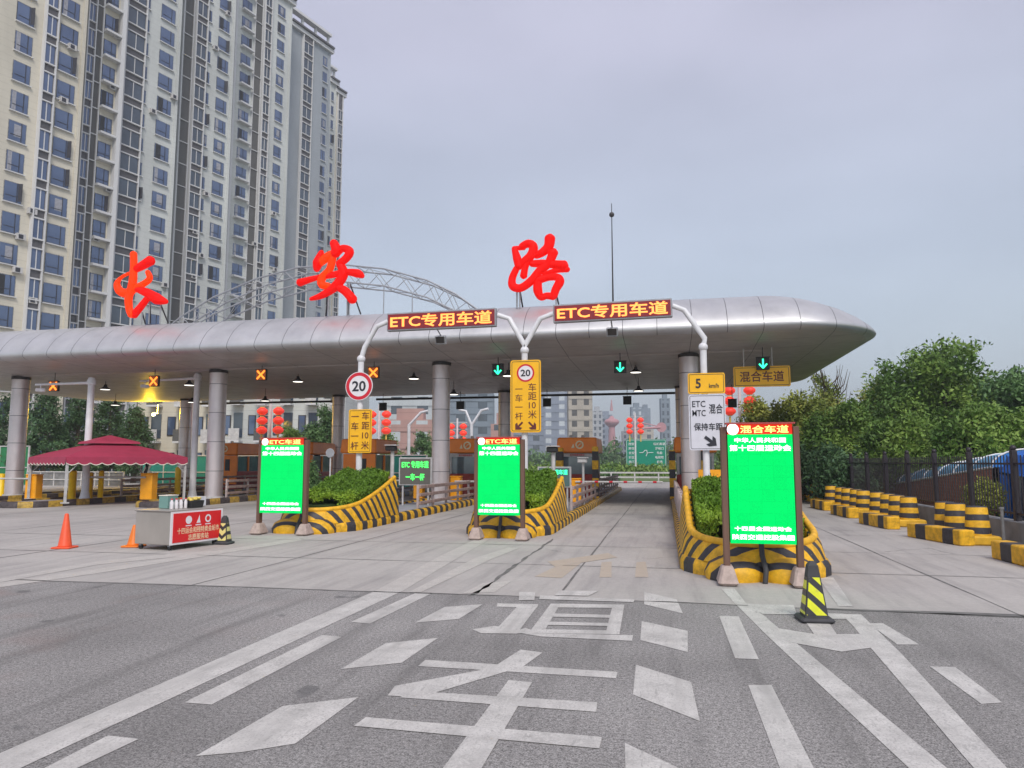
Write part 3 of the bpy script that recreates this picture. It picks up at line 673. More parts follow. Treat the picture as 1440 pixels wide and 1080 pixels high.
def wmesh(wd, ht, kind):
    mb = MB()
    mb.box((0, .05, 0), (wd, .10, ht), 'frame')
    if kind == 'big':
        mb.box((wd*.22, -.03, 0), (.07, .06, ht-.1), 'frame'); mb.box((-wd*.08, -.03, -ht*.18), (wd*.6, .06, .06), 'frame')
    elif kind == 'small': mb.box((0, -.03, 0), (.06, .06, ht-.1), 'frame')
    else: mb.box((wd*.1, -.03, 0), (.07, .06, ht-.1), 'frame'); mb.box((0, -.03, -ht*.2), (wd-.1, .06, .06), 'frame')
    mb.box((0, -.08, -ht/2-.07), (wd+.14, .30, .10), 'trim')
    if kind == 'sill': mb.box((0, -.35, -ht/2-.24), (wd+.3, .8, .26), 'trim')
    return mb
def panes_of(wd, ht):
    out = []
    for k_ in range(5):
        mb = MB().box((0, -.005, 0), (wd-.14, .05, ht-.14), 'winblue')
        if k_ == 1: mb.box((-wd*.3, -.02, 0), (wd*.22, .03, ht-.2), 'curtain')
        if k_ == 2: mb.box((wd*.02, -.02, .1), (wd*.4, .03, ht*.6), 'curtain')
        if k_ == 3: mb.box((-wd*.25, -.02, 0), (wd*.35, .03, ht-.2), 'black')
        if k_ == 4: mb.box((wd*.34, -.2, ht*.05), (.06, .4, ht-.3), 'frame', rz=.5)
        out.append(mb.mesh('pane'))
    return out
blocks = [  # px start, px end, depth at start, set back, wall material
    (-60, 104, Dp(-20)-1.0, 'aptA'), (104, 159, Dp(108)+1.0, 'aptA'), (160, 241, Dp(165), 'aptB'), (243, 319, Dp(250), 'aptB'), (320, 401, Dp(330), 'aptB'), (400.5, 458.5, Dp(402), 'aptC'), (459, 468, Dp(470), 'aptB'), (468, 478.5, Dp(476), 'aptA')]
def wall_at(O, s0, s1, z0, z1, d0, d1, mt, mb):
    """slab on the wall from s0..s1, outward offset d0..d1"""
    P = []
    for s, d in ((s0, d0), (s1, d0), (s1, d1), (s0, d1)): P.append((O.x+U[0]*s+NRM[0]*d-AO.x, O.y+U[1]*s+NRM[1]*d-AO.y))
    vs = [(x, y, z0) for x, y in P]+[(x, y, z1) for x, y in P]
    mb.add(vs, [(3, 2, 1, 0), (4, 5, 6, 7), (0, 1, 5, 4), (1, 2, 6, 5), (2, 3, 7, 6), (3, 0, 4, 7)], mt)
cols_ = {0: [('w', 2, 29, 2.1, 'big', 'winblue'), ('g', 44, 60, 'A'), ('w', 67, 94, 2.1, 'big', 0)],
         1: [('g', 105, 115, 'A'), ('l', 116, 127), ('w', 131, 150, 2.0, 'sill', 0), ('t', 152, 158)],
         2: [('g', 161, 188, 'B'), ('w', 190, 196, 1.7, 'small', 0), ('w', 212, 233, 2.0, 'big', 0)],
         3: [('l', 244, 258), ('g', 262, 277, 'B'), ('w', 280, 286, 1.8, 'small', 0), ('w', 296, 312, 2.0, 'big', 0)],
         4: [('w', 329, 344, 1.9, 'sill', 0), ('l', 348, 358), ('g', 361, 370, 'B'), ('w', 381, 392, 2.0, 'big', 0)],
         5: [('g', 418, 431, 'B'), ('w', 448, 454.5, 2.0, 'small', 0)], 6: [('w', 461, 465, 2., 'small', 0)], 7: [('g', 470, 476, 'B')]}
for bi, (xa, xb, d, wm) in enumerate(blocks):
    O = hp(xa, d); s1 = on_plane(O, xb); rf = ROOF if bi < 6 else ROOF-(-.3 if bi == 6 else .9)
    mb = MB(); wall_at(O, 0, s1, 0, rf, -14, 0, wm, mb); mb.build('wall', apt)
    mb = MB(); wall_at(O, -.5, s1+.5, rf-.5, rf+.25, -14.2, .55, 'trim', mb); wall_at(O, -.3, s1+.3, rf+.25, rf+.6, -14.2, .9, 'spandrel', mb); mb.build('cornice', apt)
    if 2 <= bi <= 6:
        mb = MB()
        n = max(2, int(s1/2.6))
        for i in range(n+1): s = s1*i/n; wall_at(O, s-.2, s+.2, rf+.6, rf+3.0, -.9, -.5, 'trim', mb)
        wall_at(O, -.3, s1+.3, rf+3.0, rf+3.5, -1.1, .1, 'trim', mb); mb.build('roof_pergola', apt)
    for kf in range(26):                       # outdoor units on the wall
        if rnd.random() < .28:
            sA = rnd.uniform(.3, .95)*s1; zA = Z0+FL*kf-.6+rnd.uniform(-.2, .2)
            if zA < rf-3 and bi < 5: mb = MB(); wall_at(O, sA, sA+.8, zA, zA+.6, .0, .45, 'dwhite', mb); wall_at(O, sA+.12, sA+.55, zA+.08, zA+.5, .45, .47, 'frame', mb); mb.build('air_conditioner', apt)
    # pilasters at block edges
    mb = MB(); wall_at(O, -.02, .35, 0, rf-.5, 0, .14, 'trim' if bi in (1, 2, 4) else wm, mb); wall_at(O, s1-.35, s1+.02, 0, rf-.5, 0, .14, wm, mb); mb.build('pilaster', apt)
    for cd in cols_.get(bi, []):
        a = on_plane(O, cd[1]); b = on_plane(O, cd[2])
        if cd[0] == 'w':
            wd = b-a; me = wmesh(wd, cd[3], cd[4]).mesh('window'); panes = panes_of(wd, cd[3])
            for kf in range(0, 26):
                zc = Z0+1.0+FL*kf
                if zc > rf-2.2: continue
                p = (O.x+U[0]*(a+b)/2+NRM[0]*.0-AO.x, O.y+U[1]*(a+b)/2+NRM[1]*.0-AO.y, zc)
                wins.append(((me, panes[rnd.choice((0, 0, 0, 1, 2, 3, 4))]), p, d, kf))
        elif cd[0] == 'g':
            mb = MB(); wall_at(O, a, b, 0, rf-.6, .0, .30, 'spandrel', mb); 
            for kf in range(0, 26):
                zc = Z0+1.0+FL*kf
                if zc > rf-2: continue
                wall_at(O, a+.1, b-.1, zc-1.0, zc+1.0, .30, .36, 'winblue' if cd[3] == 'A' else 'glass', mb)
                wall_at(O, a-.05, b+.05, zc+1.0, zc+1.14, .3, .5, 'trim', mb); wall_at(O, a-.05, b+.05, zc-1.14, zc-1.0, .3, .5, 'trim', mb)
                wall_at(O, (a+b)/2-.04, (a+b)/2+.04, zc-1.0, zc+1.0, .36, .42, 'trim', mb)
            wall_at(O, a-.12, a, 0, rf-.6, 0, .52, 'trim', mb); wall_at(O, b, b+.12, 0, rf-.6, 0, .52, 'trim', mb)
            mb.build('balcony_glazing', apt)
        elif cd[0] == 'l':
            mb = MB(); wall_at(O, a, b, 0, rf-.6, 0, .12, 'louvre', mb); wall_at(O, a-.1, a, 0, rf-.6, 0, .3, 'trim', mb); wall_at(O, b, b+.1, 0, rf-.6, 0, .3, 'trim', mb)
            for kf in range(26):
                zc = Z0+2.4+FL*kf
                if zc < rf-1: wall_at(O, a, b, zc, zc+.1, .12, .25, 'trim', mb)
            mb.build('louvre_strip', apt)
        else:
            mb = MB(); wall_at(O, a, b, 0, rf-.6, .0, .7, 'trim', mb); mb.build('corner_fin', apt)
# the hundred windows that show largest are parts, the rest one mesh
vis = []
for me, p, d, kf in wins:
    up = (p[2]-EYE)/d; y = 650-1040*up
    vis.append((0 if (-30 < y < 470) else 1, d, me, p))
vis.sort(key=lambda q: (q[0], q[1]))
rv = []; rf_ = []; rmi = []; mats_ = []
for i, (h, d, me, p) in enumerate(vis):
    if i < 100:
        o = bpy.data.objects.new('window', me[0]); col.objects.link(o); o.parent = apt; o.location = p; o.rotation_euler = (0, 0, RZ)
        q = bpy.data.objects.new('pane', me[1]); col.objects.link(q); q.parent = o
    else:
        c_, s_ = math.cos(RZ), math.sin(RZ); off = len(rv)
        for mm in me:
            off = len(rv); rv += [(v.co.x*c_-v.co.y*s_+p[0], v.co.x*s_+v.co.y*c_+p[1], v.co.z+p[2]) for v in mm.vertices]
            for pl in mm.polygons:
                nm = mm.materials[pl.material_index]
                if nm not in mats_: mats_.append(nm)
                rf_.append([a+off for a in pl.vertices]); rmi.append(mats_.index(nm))
me = bpy.data.meshes.new('window'); me.from_pydata(rv, [], rf_)
for m_ in mats_: me.materials.append(m_)
me.polygons.foreach_set('material_index', rmi); me.update()
o = bpy.data.objects.new('window', me); col.objects.link(o); o.parent = apt; o['kind'] = 'stuff'
for kf in range(0, 18):
    pass

# low flats with balconies seen under the canopy
def flats(name, x0, x1, d, z1, label, base, nb, offy=0):
    a = AD(x0, 640, d); b = AD(x1, 640, d); O = Vector((a[0], a[1], 0)); v = Vector((b[0]-a[0], b[1]-a[1], 0)); ln = v.length; rz = math.atan2(v.y, v.x)
    t = thing(name, label, 'building', O, rz)
    mb = MB(); mb.box((ln/2, 5, z1/2), (ln, 10, z1), base); mb.build('wall', t)
    mb = MB(); mb.box((ln/2, 5, z1+.15), (ln+.6, 10.6, .3), 'trim'); mb.build('roof', t)
    k = int(z1//3)
    for f in range(k):
        for i in range(nb):
            s = ln*(i+.5)/nb; zz = f*3+1.6
            mb = MB(); mb.box((s-ln/nb*.22, -.02, zz), (ln/nb*.3, .12, 1.6), 'frame'); mb.box((s-ln/nb*.22, -.07, zz), (ln/nb*.3-.15, .06, 1.45), 'winblue'); mb.build('window', t)
            mb = MB(); mb.box((s+ln/nb*.22, -.45, zz-1.35), (ln/nb*.42, 1.0, .15), 'trim'); mb.box((s+ln/nb*.22, -.9, zz-.8), (ln/nb*.42, .06, 1.0), 'dwhite' if (i+f) % 2 else 'louvre'); mb.box((s+ln/nb*.22, -.03, zz), (ln/nb*.36, .1, 2.0), 'glass'); mb.build('balcony', t)
    return t
flats('low_flats', 190, 306, 62, 12.4, 'low beige flats behind the maroon marquee', 'aptA', 3)
flats('low_flats', 308, 484, 60, 12.4, 'low grey flats with balconies behind the left lanterns', 'aptB', 5)

# ================================================================== CITY FAR BEHIND
def tower(name, x0, x1, ytop, d, label, mt, parts=(), depth=None, win='frame', cap=True):
    a = AD(x0, 648, d); b = AD(x1, 648, d); O = Vector(((a[0]+b[0])/2, (a[1]+b[1])/2, 0)); wd = math.hypot(b[0]-a[0], b[1]-a[1]); z1 = AD((x0+x1)/2, ytop, d)[2]; dp = depth or wd*.8
    t = thing(name, label, 'building', O, YAW); z1 = max(z1, 3)
    mb = MB(); mb.box((0, dp/2, z1/2), (wd, dp, z1), mt); mb.build('wall', t)
    if cap: mb = MB(); mb.box((0, dp/2, z1+1), (wd*.5, dp*.5, 2.5), mt); mb.build('roof', t)
    nb = max(2, int(wd/5)); nf = min(45, int(z1/3.2))
    mb = MB()
    for i in range(nb):
        xx = -wd/2+wd*(i+.5)/nb; mb.box((xx, -.05, z1*.5), (wd/nb*.42, .14, z1*.96), win)
    for f in range(nf): mb.box((0, -.12, z1*(f+.5)/nf), (wd*1.0, .12, z1/nf*.42), mt)
    mb.build('window_band', t)
    return t
tower('office_block', 538, 612, 556, 170, 'pale blue white office block left of the middle column', 'whiteb', win='glass')
tower('low_hall', 535, 612, 590, 140, 'pink brick hall in front of the pale blue office block', 'pinkb', win='whiteb')
tower('office_block', 632, 694, 552, 190, 'blue glass office block right of the middle column', 'glasst', win='glass')
tower('low_hall', 690, 722, 596, 150, 'low pink hall behind the ETC screen', 'pinkb', win='glass')
tower('office_tower', 722, 765, 470, 250, 'bluish office tower behind the tall yellow sign', 'bluish', win='glass')
tower('office_tower', 762, 800, 548, 300, 'blue banded tower right of the tall yellow sign', 'bluish', win='whiteb')
tower('apartment_tower', 800, 834, 520, 230, 'tall beige apartment tower beside the open lane', 'beiget', win='louvre')
tower('apartment_tower', 834, 848, 577, 420, 'slim grey tower right of the beige tower', 'greyt', win='glass')
tower('apartment_tower', 845, 862, 583, 460, 'narrow blue grey tower left of the pink television tower', 'bluish', win='glass')
tower('apartment_tower', 866, 876, 626, 430, 'short blue tower right of the pink television tower', 'bluish', win='glass')
tower('apartment_tower', 876, 890, 606, 420, 'stubby grey tower behind the far lanterns', 'greyt', win='glass')
tower('glass_tower', 889, 905, 572, 400, 'pale glass tower behind the far lanterns', 'glasst', win='whiteb')
tower('glass_tower', 903, 916, 574, 440, 'taller greenish glass tower', 'glasst', win='bluish')
tower('apartment_tower', 893, 920, 604, 380, 'broad brown tower below the red crane jib', 'beiget', win='glass')
tower('glass_tower', 931, 944, 560, 330, 'bluish glass tower at the right canopy column', 'glasst', win='glass')
# pink television tower
a = AD(861, 648, 430); zt = AD(861, 562, 430)[2]; zk = AD(861, 597, 430)[2]
t = thing('television_tower', 'pink television tower with a wide round head', 'tower', (a[0], a[1], 0))
mb = MB(); mb.tube([(0, 0, 0), (0, 0, zk)], [2.6, 1.7], 'pinkt', 12); mb.build('shaft', t)
mb = MB(); mb.lathe((0, 0, zk), [(1.7, -1.5), (2.8, -.5), (4.2, .8), (4.4, 1.8), (3.6, 2.8), (1.6, 3.6), (.8, 5)], 'pinkt', 18); mb.build('head', t)
mb = MB(); mb.tube([(0, 0, zk+8), (0, 0, zt)], [.9, .2], 'pinkt', 8); mb.build('spire', t)
# crane
a = AD(893, 648, 300); c0 = AD(893, 603, 300); c1 = AD(930, 600, 300)
t = thing('tower_crane', 'small red crane jib ending in a disc beside the far lanterns', 'crane', (a[0], a[1], 0))
mb = MB(); mb.tube([(0, 0, 0), (0, 0, c0[2]+3)], .5, 'pinkt', 6); mb.build('mast', t)
mb = MB(); v = Vector((c1[0]-a[0], c1[1]-a[1], 0)); mb.tube([(0, 0, c0[2]), (v.x, v.y, c0[2]+.6)], .55, 'pinkt', 6); mb.tube([(0, 0, c0[2]+3), (v.x*.9, v.y*.9, c0[2]+1)], .25, 'pinkt', 6)
mb.tube([(v.x, v.y-.4, c0[2]+.6), (v.x, v.y+.4, c0[2]+.6)], 2.0, 'pinkt', 20); mb.build('jib', t)

# green motorway sign
a = AY(880, 618, 105); c = AY(937.5, 656, 105); wd, ht = c[0]-a[0], a[2]-c[2]
t = thing('highway_sign', 'large green highway direction sign beyond the open lane', 'road sign', ((a[0]+c[0])/2, 105, 0)); zc = (a[2]+c[2])/2
mb = MB(); plate(mb, 0, zc, wd, ht, 0, 'signgreen', .15, .12, 'signwhite', .05, .08); mb.build('panel', t)
for sg in (-.3, .3): mb = MB(); mb.tube([(sg*wd, .15, 0), (sg*wd, .15, zc)], .1, 'galv', 8); mb.build('post', t)
mb = MB()
for i, (u, v_) in enumerate([(0, 0)]):
    mb.tube([(-.9, -.08, zc), (-.4, -.08, zc+.05), (-.15, -.08, zc+.35), (.1, -.08, zc+.35), (.15, -.08, zc-.1), (.0, -.08, zc-.45)], .06, 'signwhite', 6); mb.tube([(.15, -.08, zc+.0), (1.0, -.08, zc+.05)], .05, 'signwhite', 6)
mb.build('route_diagram', t)
for r_ in range(5):
    zz = zc+ht*.33-r_*ht*.165
    text(['西安', '南郊', '长安', '城区', '曲江'][r_], 'lettering', t, (-wd*.36, -.075, zz), .42, 'signwhite', .015)
    text(['绕城高速', '沣峪口', '韦曲', '电视塔', '机场'][r_], 'lettering', t, (wd*.33, -.075, zz), .40, 'signwhite', .015)

# ================================================================== ISLANDS
def island(cx, hw, y0, y1, label, nose=True, old=False):
    """raised lane island with rounded striped kerb"""
    t = thing('lane_island', label, 'traffic island', (cx, y0, 0))
    Lh = y1-y0; out_ = []
    n = 10
    for i in range(n+1): a = R(180+180*i/n); out_.append((hw*math.cos(a), hw*.95+hw*.95*math.sin(a)))
    out_ = out_+[(hw, Lh*q) for q in np.linspace(.12, 1, 14)]+[(-hw, Lh*q) for q in np.linspace(1, .12, 14)]
    m_ = len(out_); mb = MB(); prof = [(0, 0), (.0, .13), (-.04, .2), (-.10, .22), (-.2, .22), (-.22, .15)]; vs = []
    def ins(p, o):
        x, y = p; sx_ = (hw+o)/hw; yy = hw*.95+(y-hw*.95)*sx_ if y < hw*.95 else min(y, Lh+o) ; return (x*sx_, yy)
    for o, z in prof: vs += [(*ins(p, o), z) for p in out_]
    fs = [(j*m_+i, j*m_+(i+1) % m_, (j+1)*m_+(i+1) % m_, (j+1)*m_+i) for j in range(len(prof)-1) for i in range(m_)]
    mb.add(vs, fs, 'kerb_x' if old else 'kerb', True); mb.build('kerb', t)
    mb = MB(); mb.add([(*ins(p, -.21), .155) for p in out_], [tuple(range(m_))], 'paving'); mb.build('platform', t)
    return t
M['paving'] = mat('island_paving', (.34, .34, .37), .8, noise=.25, nscale=4, bump=.1)
def hedge_leaves(hd, hw, Lb, hz, seed):
    r = np.random.RandomState(seed); n = 30000
    y = .3+r.rand(n)**.8*(Lb-.85); x = (r.rand(n)*2-1)*(hw-.17); top = np.array([hz(v+.5) for v in y])-.2+.20
    xx = r.rand(n); lim = np.where(y < 1.0, (hw-.17)*np.sqrt(np.clip(1-((1.0-y)/.95)**2, 0, 1)), hw-.17); x = x/(hw-.17)*lim
    edge = 1-np.abs(x)/(hw-.17); z = top-.07*(1-np.clip(edge*4, 0, 1))+r.normal(size=n)*.03+.05*np.sin(x*9+seed)*np.sin(y*5)
    k = r.rand(n) < .22; z = np.where(k, top*(.35+.65*r.rand(n)), z); x = np.where(k, np.sign(x)*lim*(.93+.07*r.rand(n)), x)
    C = np.stack([x, y, z], 1); a = r.normal(size=(n, 3)); a[:, 2] = np.abs(a[:, 2])+.3; a /= np.linalg.norm(a, axis=1)[:, None]
    b = r.normal(size=(n, 3)); b -= (a*b).sum(1)[:, None]*a; b /= np.linalg.norm(b, axis=1)[:, None]; sz = .038*(.5+r.rand(n))[:, None]
    V = np.stack([C-a*sz, C-b*sz*.45, C+a*sz, C+b*sz*.45], 1).reshape(-1, 3); me = bpy.data.meshes.new('foliage'); me.vertices.add(len(V)); me.vertices.foreach_set('co', V.ravel())
    me.loops.add(n*4); me.loops.foreach_set('vertex_index', np.arange(n*4, dtype=np.int32)); me.polygons.add(n); me.polygons.foreach_set('loop_start', np.arange(0, n*4, 4, dtype=np.int32))
    me.polygons.foreach_set('loop_total', np.full(n, 4, dtype=np.int32)); me.update(calc_edges=True); me.materials.append(M['leafH'])
    o = bpy.data.objects.new('foliage', me); col.objects.link(o); o.parent = hd
def bow(cx, hw, y0, Lb, h0, h1, label, hl, fl=None):
    """striped boat-shaped crash wall with a hedge inside"""
    t = thing('crash_planter', label, 'crash barrier', (cx, y0, 0)); n = 48; P = []
    def hz(y): return h0+(h1-h0)*min(1, max(0, y/Lb))**1.7
    def outl(o):
        Q = []; w_ = hw+o; ry = 1.35+o
        for i in range(9): q = 1-i/8; Q.append((-w_, 1.35+(Lb-1.35)*q))
        for i in range(1, 24): a = math.pi+math.pi*i/24; Q.append((w_*math.cos(a), 1.35+ry*math.sin(a)))
        for i in range(9): q = i/8; Q.append((w_, 1.35+(Lb-1.35)*q))
        return Q
    a_, b_, c_, d_ = outl(.10), outl(0), outl(-.13), outl(-.05); m_ = len(a_); mb = MB()
    H = [hz(p[1]) for p in b_]
    rows = [[(*p, .2) for p in a_], [(*p, h*.6+.08) for p, h in zip(outl(.05), H)], [(*p, h-.03) for p, h in zip(b_, H)], [(*p, h) for p, h in zip(d_, H)], [(*p, h-.01) for p, h in zip(c_, H)], [(*p, .2) for p in c_]]
    vs = [p for r_ in rows for p in r_]; fs = [(j*m_+i, j*m_+i+1, (j+1)*m_+i+1, (j+1)*m_+i) for j in range(len(rows)-1) for i in range(m_-1)]
    mb.add(vs, fs, 'bow', True)
    for e in (0, m_-1): mb.add([r_[e] for r_ in rows], [tuple(range(len(rows)))], 'bow')
    mb.build('striped_wall', t)
    MB().tube([(p[0], p[1], h+.012) for p, h in zip(outl(-.05), H)], .055, 'capyel', 8, flat=1.).build('wall_cap', t)
    mb = MB()
    mb.add([(-hw-.0, Lb+.002, .2), (hw, Lb+.002, .2), (hw-.05, Lb+.002, h1), (-hw+.05, Lb+.002, h1)], [(0, 1, 2, 3)], 'yelw'); mb.box((0, Lb+.06, (h1+.2)/2), (2*hw-.1, .1, h1-.2), 'yelw'); mb.build('rear_wall', t)
    # bulging nose lobes at kerb level
    for sg in (-1, 1):
        mb = MB(); mb.lathe((sg*.34, .12, 0), [(.40, 0), (.42, .1), (.36, .22), (.22, .30), (.001, .33)], 'bow', 20); mb.build('nose_lobe', t)
    mb = MB(); mb.tube([(0, -.27, 0), (.02, -.26, .17), (0, -.06, .34), (0, .0, h0+.03), (0, .3, h0+.05)], .035, 'rubber', 8); mb.build('rubber_strap', t)
    # hedge
    hd = thing('hedge', hl, 'hedge', (cx, y0+.5, .2))
    mb = MB(); ys = np.linspace(.25, Lb-.75, 8)
    for i, y in enumerate(ys): pass
    core = []
    for y in ys: hh = hz(y+.5)-.2; core.append((y, hh+.12))
    vs = []; 
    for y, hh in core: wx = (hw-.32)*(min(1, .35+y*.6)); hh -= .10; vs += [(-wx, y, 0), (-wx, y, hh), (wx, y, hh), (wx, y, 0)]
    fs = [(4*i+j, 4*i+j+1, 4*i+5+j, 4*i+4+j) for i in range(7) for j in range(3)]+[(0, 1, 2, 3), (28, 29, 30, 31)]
    mb.add(vs, fs, 'hcore'); mb.build('dark_core', hd)  # solid core behind the leaves, the hedge's inner shade put into its colour
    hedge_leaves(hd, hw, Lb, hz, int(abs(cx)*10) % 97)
    return t
M['capyel'] = mat('yellow_cap', (.86, .46, .015), .55, noise=.25, nscale=7)
M['hcore'] = mat('hedge_inside', (.03, .06, .008), .9)  # very dark green standing for shade deep in the foliage
M['yelw'] = mat('yellow_wall_paint', (.70, .37, .02), .6, noise=.3, nscale=5)
islands = [(-8.15, 1.05, 15.75, 43, 'island behind the left ETC screen'), (-3.5, 1.0, 15.75, 43, 'island between the two ETC lanes'), (1.25, 1.08, 10.75, 43, 'island on the right of the open middle lane'),
           (-13.0, 1.0, 26.5, 43, 'island with a dark orange booth behind the left hedge'), (-17.9, 1.0, 23.2, 43, 'island carrying the second column from the left'), (-22.7, 1.1, 22.0, 43, 'island around the maroon marquee'), (-27.6, 1.0, 22.5, 43, 'island carrying the leftmost column')]
for i, (cx, hw, y0, y1, lb) in enumerate(islands): island(cx, hw, y0, y1, ('yellow and black kerbed lane ' if i < 3 else 'low faded kerbed lane ')+lb, old=i > 2)
bow(-8.15, .92, 15.75, 3.55, .50, 1.18, 'battered yellow black crash planter behind the left ETC screen', 'clipped green hedge below the round speed sign post')
bow(-3.5, .88, 15.75, 3.55, .50, 1.18, 'yellow black crash planter below the tall yellow sign', 'clipped green hedge at the foot of the tall yellow sign')
bow(1.25, .95, 10.75, 3.7, .46, 1.10, 'nearest yellow black crash planter behind the right screen', 'clipped green hedge behind the right screen')

# guard rails along the islands
def rail(x, y0, y1, label, st=1.45):
    t = thing('guard_rail', label, 'guard rail', (x, y0, .155)); n = max(2, int((y1-y0)/st))
    for z in (.22, .46, .70): mb = MB(); mb.box((0, (y1-y0)/2, z), (.06, y1-y0, .10), 'rail', bev=.015); mb.build('rail', t)
    for i in range(n+1): mb = MB(); mb.box((-.05, (y1-y0)*i/n, .38), (.07, .09, .78), 'railp', bev=.01); mb.build('post', t)
    return t
M['railp'] = mat('rail_post', (.48, .40, .38), .7, noise=.25)
for cx, lb in ((-8.15, 'left ETC island'), (-3.5, 'middle island')):
    rail(cx+.85, 21.5, 42, 'faded pink three bar guard rail on the right edge of the '+lb)
rail(-3.5-.85, 21.5, 42, 'faded pink guard rail on the left edge of the middle island')
rail(1.25-.9, 15.2, 42, 'long faded guard rail on the left edge of the right island')
for cx, lb in ((-13, 'dark orange booth island'), (-17.9, 'second column island'), (-22.7, 'marquee island')):
    rail(cx+.8, 27.5 if cx > -15 else 26.8, 42, 'old guard rail beside the '+lb)

# booths
def booth(x, y, label, front='glass', logo=True, h=2.45, wd=1.45, dp=2.3):
    t = thing('toll_booth', label, 'toll booth', (x, y, .155), group='orange toll booths')
    mb = MB(); mb.box((0, dp/2, .48), (wd, dp, .96), 'boothd', bev=.03); mb.build('base', t)
    mb = MB(); mb.box((0, dp/2, 1.36), (wd-.14, dp-.14, .80), 'glassb'); mb.build('window', t)
    for sx_ in (-1, 1):
        for yy in (.05, dp/2, dp-.05): MB().box((sx_*(wd/2-.05), yy, 1.36), (.09, .09, .8), 'booth' if front != 'glass' else 'dwhite').build('window_post', t)
    MB().box((0, .03, 1.74), (wd, .07, .14), 'dwhite').build('name_strip', t)
    mb = MB(); mb.box((0, dp/2, 2.14), (wd+.22, dp+.4, .62), 'booth', bev=.05, taper=.96); mb.build('roof', t)
    mb = MB()
    disc(mb, .12, 2.15, .17, -.215, 'signcream', .11, 24); mb.tube([(.05, -.215, 2.08), (.12, -.215, 2.17), (.2, -.215, 2.2)], .02, 'signcream', 5); mb.prism([(-.22, 2.02), (-.08, 2.02), (-.13, 2.2)], -.217, -.21, 'signcream'); mb.build('emblem', t)
    text('城市高速收费站', 'lettering', t, (0, -.012, 1.74), .085, 'redring', .01)
    if front != 'glass':
        mb = MB(); mb.box((0, -.01, 1.05), (wd+.02, .06, 1.5), 'booth'); mb.box((.2, -.05, 1.3), (.26, .04, .6), 'black'); mb.build('front_panel', t)
    for k_ in range(2):
        mb = MB(); mb.box((-.3+.5*k_, .3, 2.5), (.12, .1, .14), 'dwhite'); mb.build('roof_lamp', t)
    return t
M['signcream'] = mat('emblem_cream', (.85, .72, .45), .5)
booth(-8.35, 30.6, 'orange booth with a white window strip left of the middle island')
booth(-3.55, 30.3, 'orange booth with a cream emblem beside the open lane')
booth(1.15, 30.6, 'orange booth half hidden by the right column')
booth(-13.0, 30.2, 'dark orange booth with a narrow slot window beside the small lime sign', front='panel')
booth(-18.1, 34.5, 'bright orange booth partly behind the second arm pole', front='panel')
booth(-22.9, 35.5, 'orange booth seen below the maroon marquee roof', front='panel')

M['blueend'] = mat('blue_end_sheet', (.03, .20, .60), .5, noise=.15)
M['woodred'] = mat('red_trim', (.40, .06, .06), .5)
M['ledoff'] = mat('unlit_display', (.14, .13, .11), .5); M['ledoffg'] = mat('unlit_display_green', (.10, .18, .17), .4)
M['lampball'] = mat('pink_globe', (.7, .4, .38), .4)
M['redglow'] = mat('red_glow', (.8, .1, .05), .4, emit=(1, .12, .05), es=1.0)
M['clearp'] = mat('clear_plastic', (.75, .72, .74), .15, spec=.8)
M['packet'] = mat('yellow_packets', (.72, .55, .12), .6, noise=.4, nscale=30)
M['teald'] = mat('teal_carton', (.16, .30, .27), .6)
M['blocky'] = mat('block_yellow', (.74, .42, .02), .6, noise=.25, nscale=6)

# ================================================================== LED SCREENS ON STANDS
def screen(px0, px1, py0, py1, Y, hdr, label, rz=0, wide=.0):
    a = AY(px0, py0, Y); c = AY(px1, py1, Y); wd = c[0]-a[0]; zt, zb = a[2], c[2]; cx = (a[0]+c[0])/2; ht = zt-zb
    t = thing('led_screen_stand', label, 'LED screen', (cx, Y, 0), rz, 'green LED screens in front of the islands')
    mb = MB(); mb.box((0, .09, (zt+zb)/2), (wd, .14, ht), 'dark', bev=.01); mb.build('cabinet', t)
    hh = ht*.085; mb = MB(); mb.box((0, .012, zb+(ht-hh)/2), (wd-.01, .02, ht-hh), 'led_gr'); mb.build('display', t)
    mb = MB(); mb.box((0, .010, zt-hh/2), (wd-.01, .024, hh), 'led_hdr'); mb.build('header', t)
    mb = MB(); mb.box((wd*.0, .012, zt+.012), (wd+.05, .16, .02), 'woodred'); mb.build('top_trim', t)
    mb = MB(); disc(mb, -wd*.41, zt-hh*.50, hh*.56, -.006, 'led_tx', 0, 28); mb.build('emblem', t)
    text(hdr, 'lettering', t, (wd*.07, -.008, zt-hh*.5), .14, 'led_hot', .016, width=wd*.74, height=hh*.78)
    z1 = zt-hh-ht*.05
    text('中华人民共和国', 'lettering', t, (-.0, -.003, z1), .1, 'led_tx', .012, width=wd*.78, height=ht*.042)
    text('第十四届运动会', 'lettering', t, (0, -.003, z1-ht*.066), .12, 'led_tx', .014, width=wd*.94, height=ht*.052)
    text('十四届全国运动会', 'lettering', t, (0, -.003, zb+ht*.125), .08, 'led_tx', .012, width=wd*.86, height=ht*.038)
    text('陕西交通控股集团', 'lettering', t, (0, -.003, zb+ht*.055), .09, 'led_tx', .012, width=wd*.93, height=ht*.044)
    for sg in (-1, 1):
        p = MB(); p.box((sg*(wd/2+.045), .09, (zt-.06)/2+.06), (.08, .14, zt-.12), 'wood', bev=.008)
        p.build('post', t)
        q = MB(); q.box((sg*(wd/2+.045), .09, .13), (.26, .44, .24), 'stone', bev=.03, taper=.62); q.build('foot', t)
    return t
screen(368, 424, 617, 722, 15.2, 'ETC车道', 'green LED screen before the left island, by the cart')
screen(672, 731, 616, 725, 15.1, 'ETC车道', 'green LED screen before the middle island')
screen(1022, 1121, 597, 766, 10.25, '混合车道', 'largest green LED screen, mixed lane, beside the striped cone')

